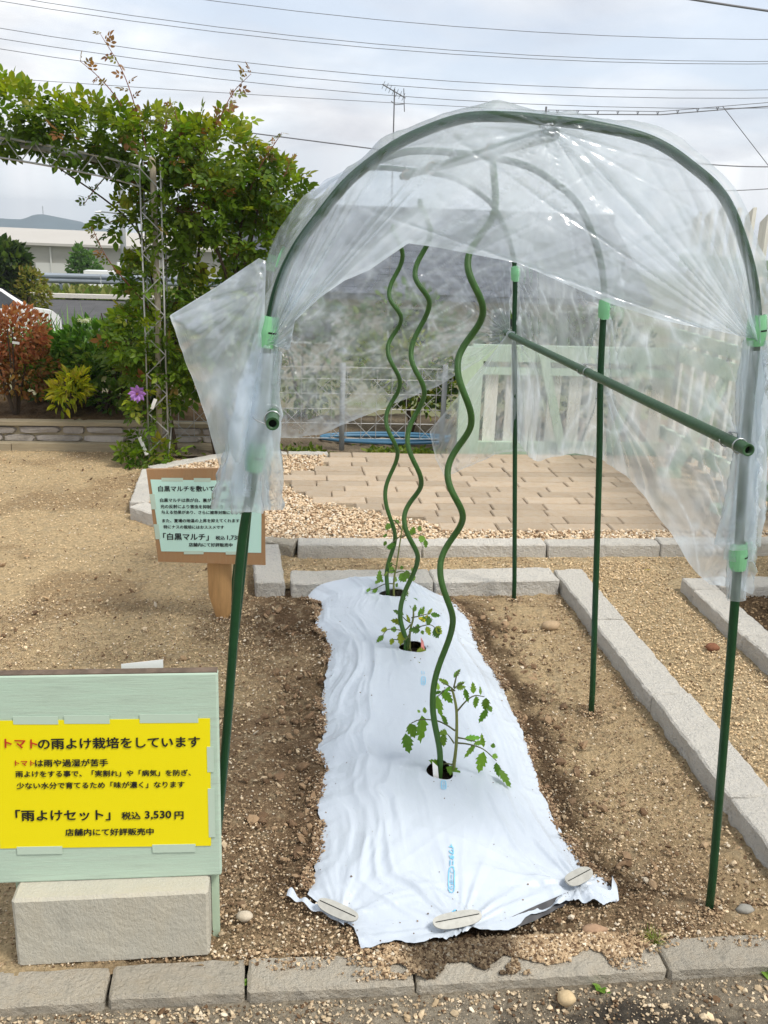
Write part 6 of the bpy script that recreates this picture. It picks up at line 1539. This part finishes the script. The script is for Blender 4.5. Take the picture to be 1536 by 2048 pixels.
for z in (.46, .36, .30): plane('tape', [(-.156, z-.03), (-.142, z-.03), (-.142, z+.03), (-.156, z+.03)], 1.7718, MT['tape'], sa, so)
def lettering(text, p, q_, y, material, parent, o_, bold=.026):
    V, T = text_arrays(text, 0.0, bold); p, q_ = np.array(p), np.array(q_); L_ = np.linalg.norm(q_-p); d_ = (q_-p)/L_; up2_ = np.array((-d_[1], d_[0]))
    x0, x1 = V[:, 0].min(), V[:, 0].max()
    s_ = L_/(x1-x0); yc = (V[:, 1].min()+V[:, 1].max())/2 if len(text) > 3 else .36
    W = p[None]+((V[:, :1]-x0)*s_)*d_[None]+((V[:, 1:2]-yc)*s_)*up2_[None]
    return mesh('lettering', np.c_[W[:, 0], y-V[:, 2]*.012, W[:, 1]]-o_, T, material, parent)
for ink, tx, p, q_ in SIGN_A_TEXT: lettering(tx, p, q_, 1.7710, MT['red_ink' if ink == 'red' else 'ink'], pa, so)
o = plane('paper_sheet', [(-.33, .640), (-.245, .645), (-.245, .668), (-.33, .659)], 1.80, MT['paper_white'], None, np.zeros(3)); o.location = (0, .02, 0); tag(o, 'corner of a white sheet sticking up behind the green board', 'paper')

# ================================================================= wooden sign on a stake
sb = thing('wooden_sign', 'small plywood sign on a stake with a mint green notice', 'sign', (-.27, 3.54, 0)); bo = np.array((-.27, 3.54, 0))
V = [np.array((x, 3.528, z))-bo for x, z in ((-.479, .257), (-.066, .241), (-.071, .635), (-.510, .626))]; V += [v_+np.array((0, .014, 0)) for v_ in V]
mesh('board', V, np.array([(0, 1, 2, 3), (7, 6, 5, 4), (0, 4, 5, 1), (1, 5, 6, 2), (2, 6, 7, 3), (3, 7, 4, 0)]), MT['plywood'], sb)
pb = plane('notice', [(-.466, .300), (-.083, .293), (-.080, .583), (-.496, .587)], 3.5265, MT['mint'], sb, bo)
for x0, x1, z0, z1 in ((-.455, -.375, .580, .594), (-.335, -.272, .579, .594), (-.38, -.305, .288, .302), (-.22, -.16, .286, .299)): plane('tape', [(x0, z0), (x1, z0), (x1, z1), (x0, z1)], 3.5258, MT['tape'], sb, bo)
for z in (.50, .38): plane('tape', [(-.496+.09*(.5-z), z-.03), (-.478+.09*(.5-z), z-.03), (-.483+.09*(.5-z), z+.03), (-.501+.09*(.5-z), z+.03)], 3.5258, MT['tape'], sb, bo)
for ink, tx, p, q_ in SIGN_B_TEXT: lettering(tx, p, q_, 3.5252, MT['ink'], pb, bo)
ang = np.linspace(0, 2*math.pi, 20)[:-1]
rings = []
for z in (-.03, .0, .02, .10, .18, .26, .45):
    w_ = np.interp(z, [-.03, .0, .04, .10, .45], [.010, .026, .040, .046, .051]); rings.append(np.c_[np.cos(ang)*w_*(1+.04*np.sin(ang*3+z*9))+.02-z*.0+(.01 if z < .04 else 0), .042+np.sin(ang)*w_*.7, np.full(19, z)])
V = np.concatenate(rings); mesh('stake', V, np.array([(r_*19+i, r_*19+(i+1) % 19, (r_+1)*19+(i+1) % 19, (r_+1)*19+i) for r_ in range(6) for i in range(19)]), MT['stake'], sb, smooth=True)

# ================================================================= small weeds in the kerb joints
g = np.random.default_rng(90)
def weed(label, loc, n_, s_, kind='leaf', cols=((.13, .27, .03), (.19, .34, .05))):
    a = g.uniform(0, 2*math.pi, n_); o = leaves('weed', np.c_[g.normal(0, .006, n_), g.normal(0, .006, n_), np.zeros(n_)], np.c_[np.cos(a), np.sin(a), g.uniform(.25, 1.1, n_)], g.uniform(.6, 1.1, n_)*s_, tint(g, n_, list(cols)), None, kind, int(loc[0]*100)+300)
    o.location = loc; del o['kind']; return tag(o, label, 'weed', 'weeds in the kerb joints')
weed('fine tuft of grass in the right-hand joint of the front kerb', (.842, 1.705, .0), 90, .035, 'blade', ((.17, .22, .03), (.24, .27, .05)))
weed('small two-leaved seedling at the foot of the front kerb', (.69, 1.605, -.028), 5, .026)
weed('bright green weed at the right end of the front kerb', (1.09, 1.60, -.03), 7, .055)
weed('little weed in the joint of the front kerb right of the block', (-.072, 1.665, -.012), 9, .022)
weed('yellow fallen leaf scrap on the path beyond the bed', (1.72, 4.08, .002), 4, .018, 'leaf', ((.6, .5, .02), (.7, .6, .05)))

# earth heaved up round the feet of the poles, stakes and sign
g = np.random.default_rng(95); feet = [(1.022, 1.805), (1.03, 2.752), (.998, 3.735), (-.165, 1.86), (-.24, 3.585)]
P = []
for fx, fy in feet:
    k = 260; a = g.uniform(0, 2*math.pi, k); rr_ = .012+np.abs(g.normal(0, .022, k)); P.append(np.c_[fx+np.cos(a)*rr_, fy+np.sin(a)*rr_, .012*np.exp(-rr_/.03)+g.uniform(-.003, .003, k)])
P = np.concatenate(P); n = len(P); crumbs('heaved_soil', P, .0015+.0045*g.random(n)**2.2, soil_mix(n, (.20, .135, .08), (.42, .31, .19), g), 96)
n = 260; px = np.r_[g.normal(.02, .06, n//2), g.normal(.88, .05, n//2)]; py = g.uniform(1.85, 3.75, n); keep = off_mulch(px, py, -.01); px, py = px[keep], py[keep]; n = len(px)
rocks('soil_clods', np.c_[px, py, np.full(n, .003)], .006+.010*g.random(n)**2.5, soil_mix(n, (.13, .082, .048), (.27, .185, .11), g, .1, .0), MT['rock'], .7, None, 97)

# ================================================================= thin valley haze
hv = bpy.data.materials.new('haze'); hv.use_nodes = True; n_ = hv.node_tree.nodes; n_.clear()
ho = n_.new('ShaderNodeOutputMaterial'); pv_ = n_.new('ShaderNodeVolumePrincipled'); pv_.inputs['Color'].default_value = (.86, .93, 1.0, 1); pv_.inputs['Density'].default_value = .0007; pv_.inputs['Anisotropy'].default_value = .2
hv.node_tree.links.new(pv_.outputs[0], ho.inputs['Volume'])
mb = MB(); mb.box((0, 680, -35.5), (2000, 1540, 95)); stuff(mb.build('haze', hv))
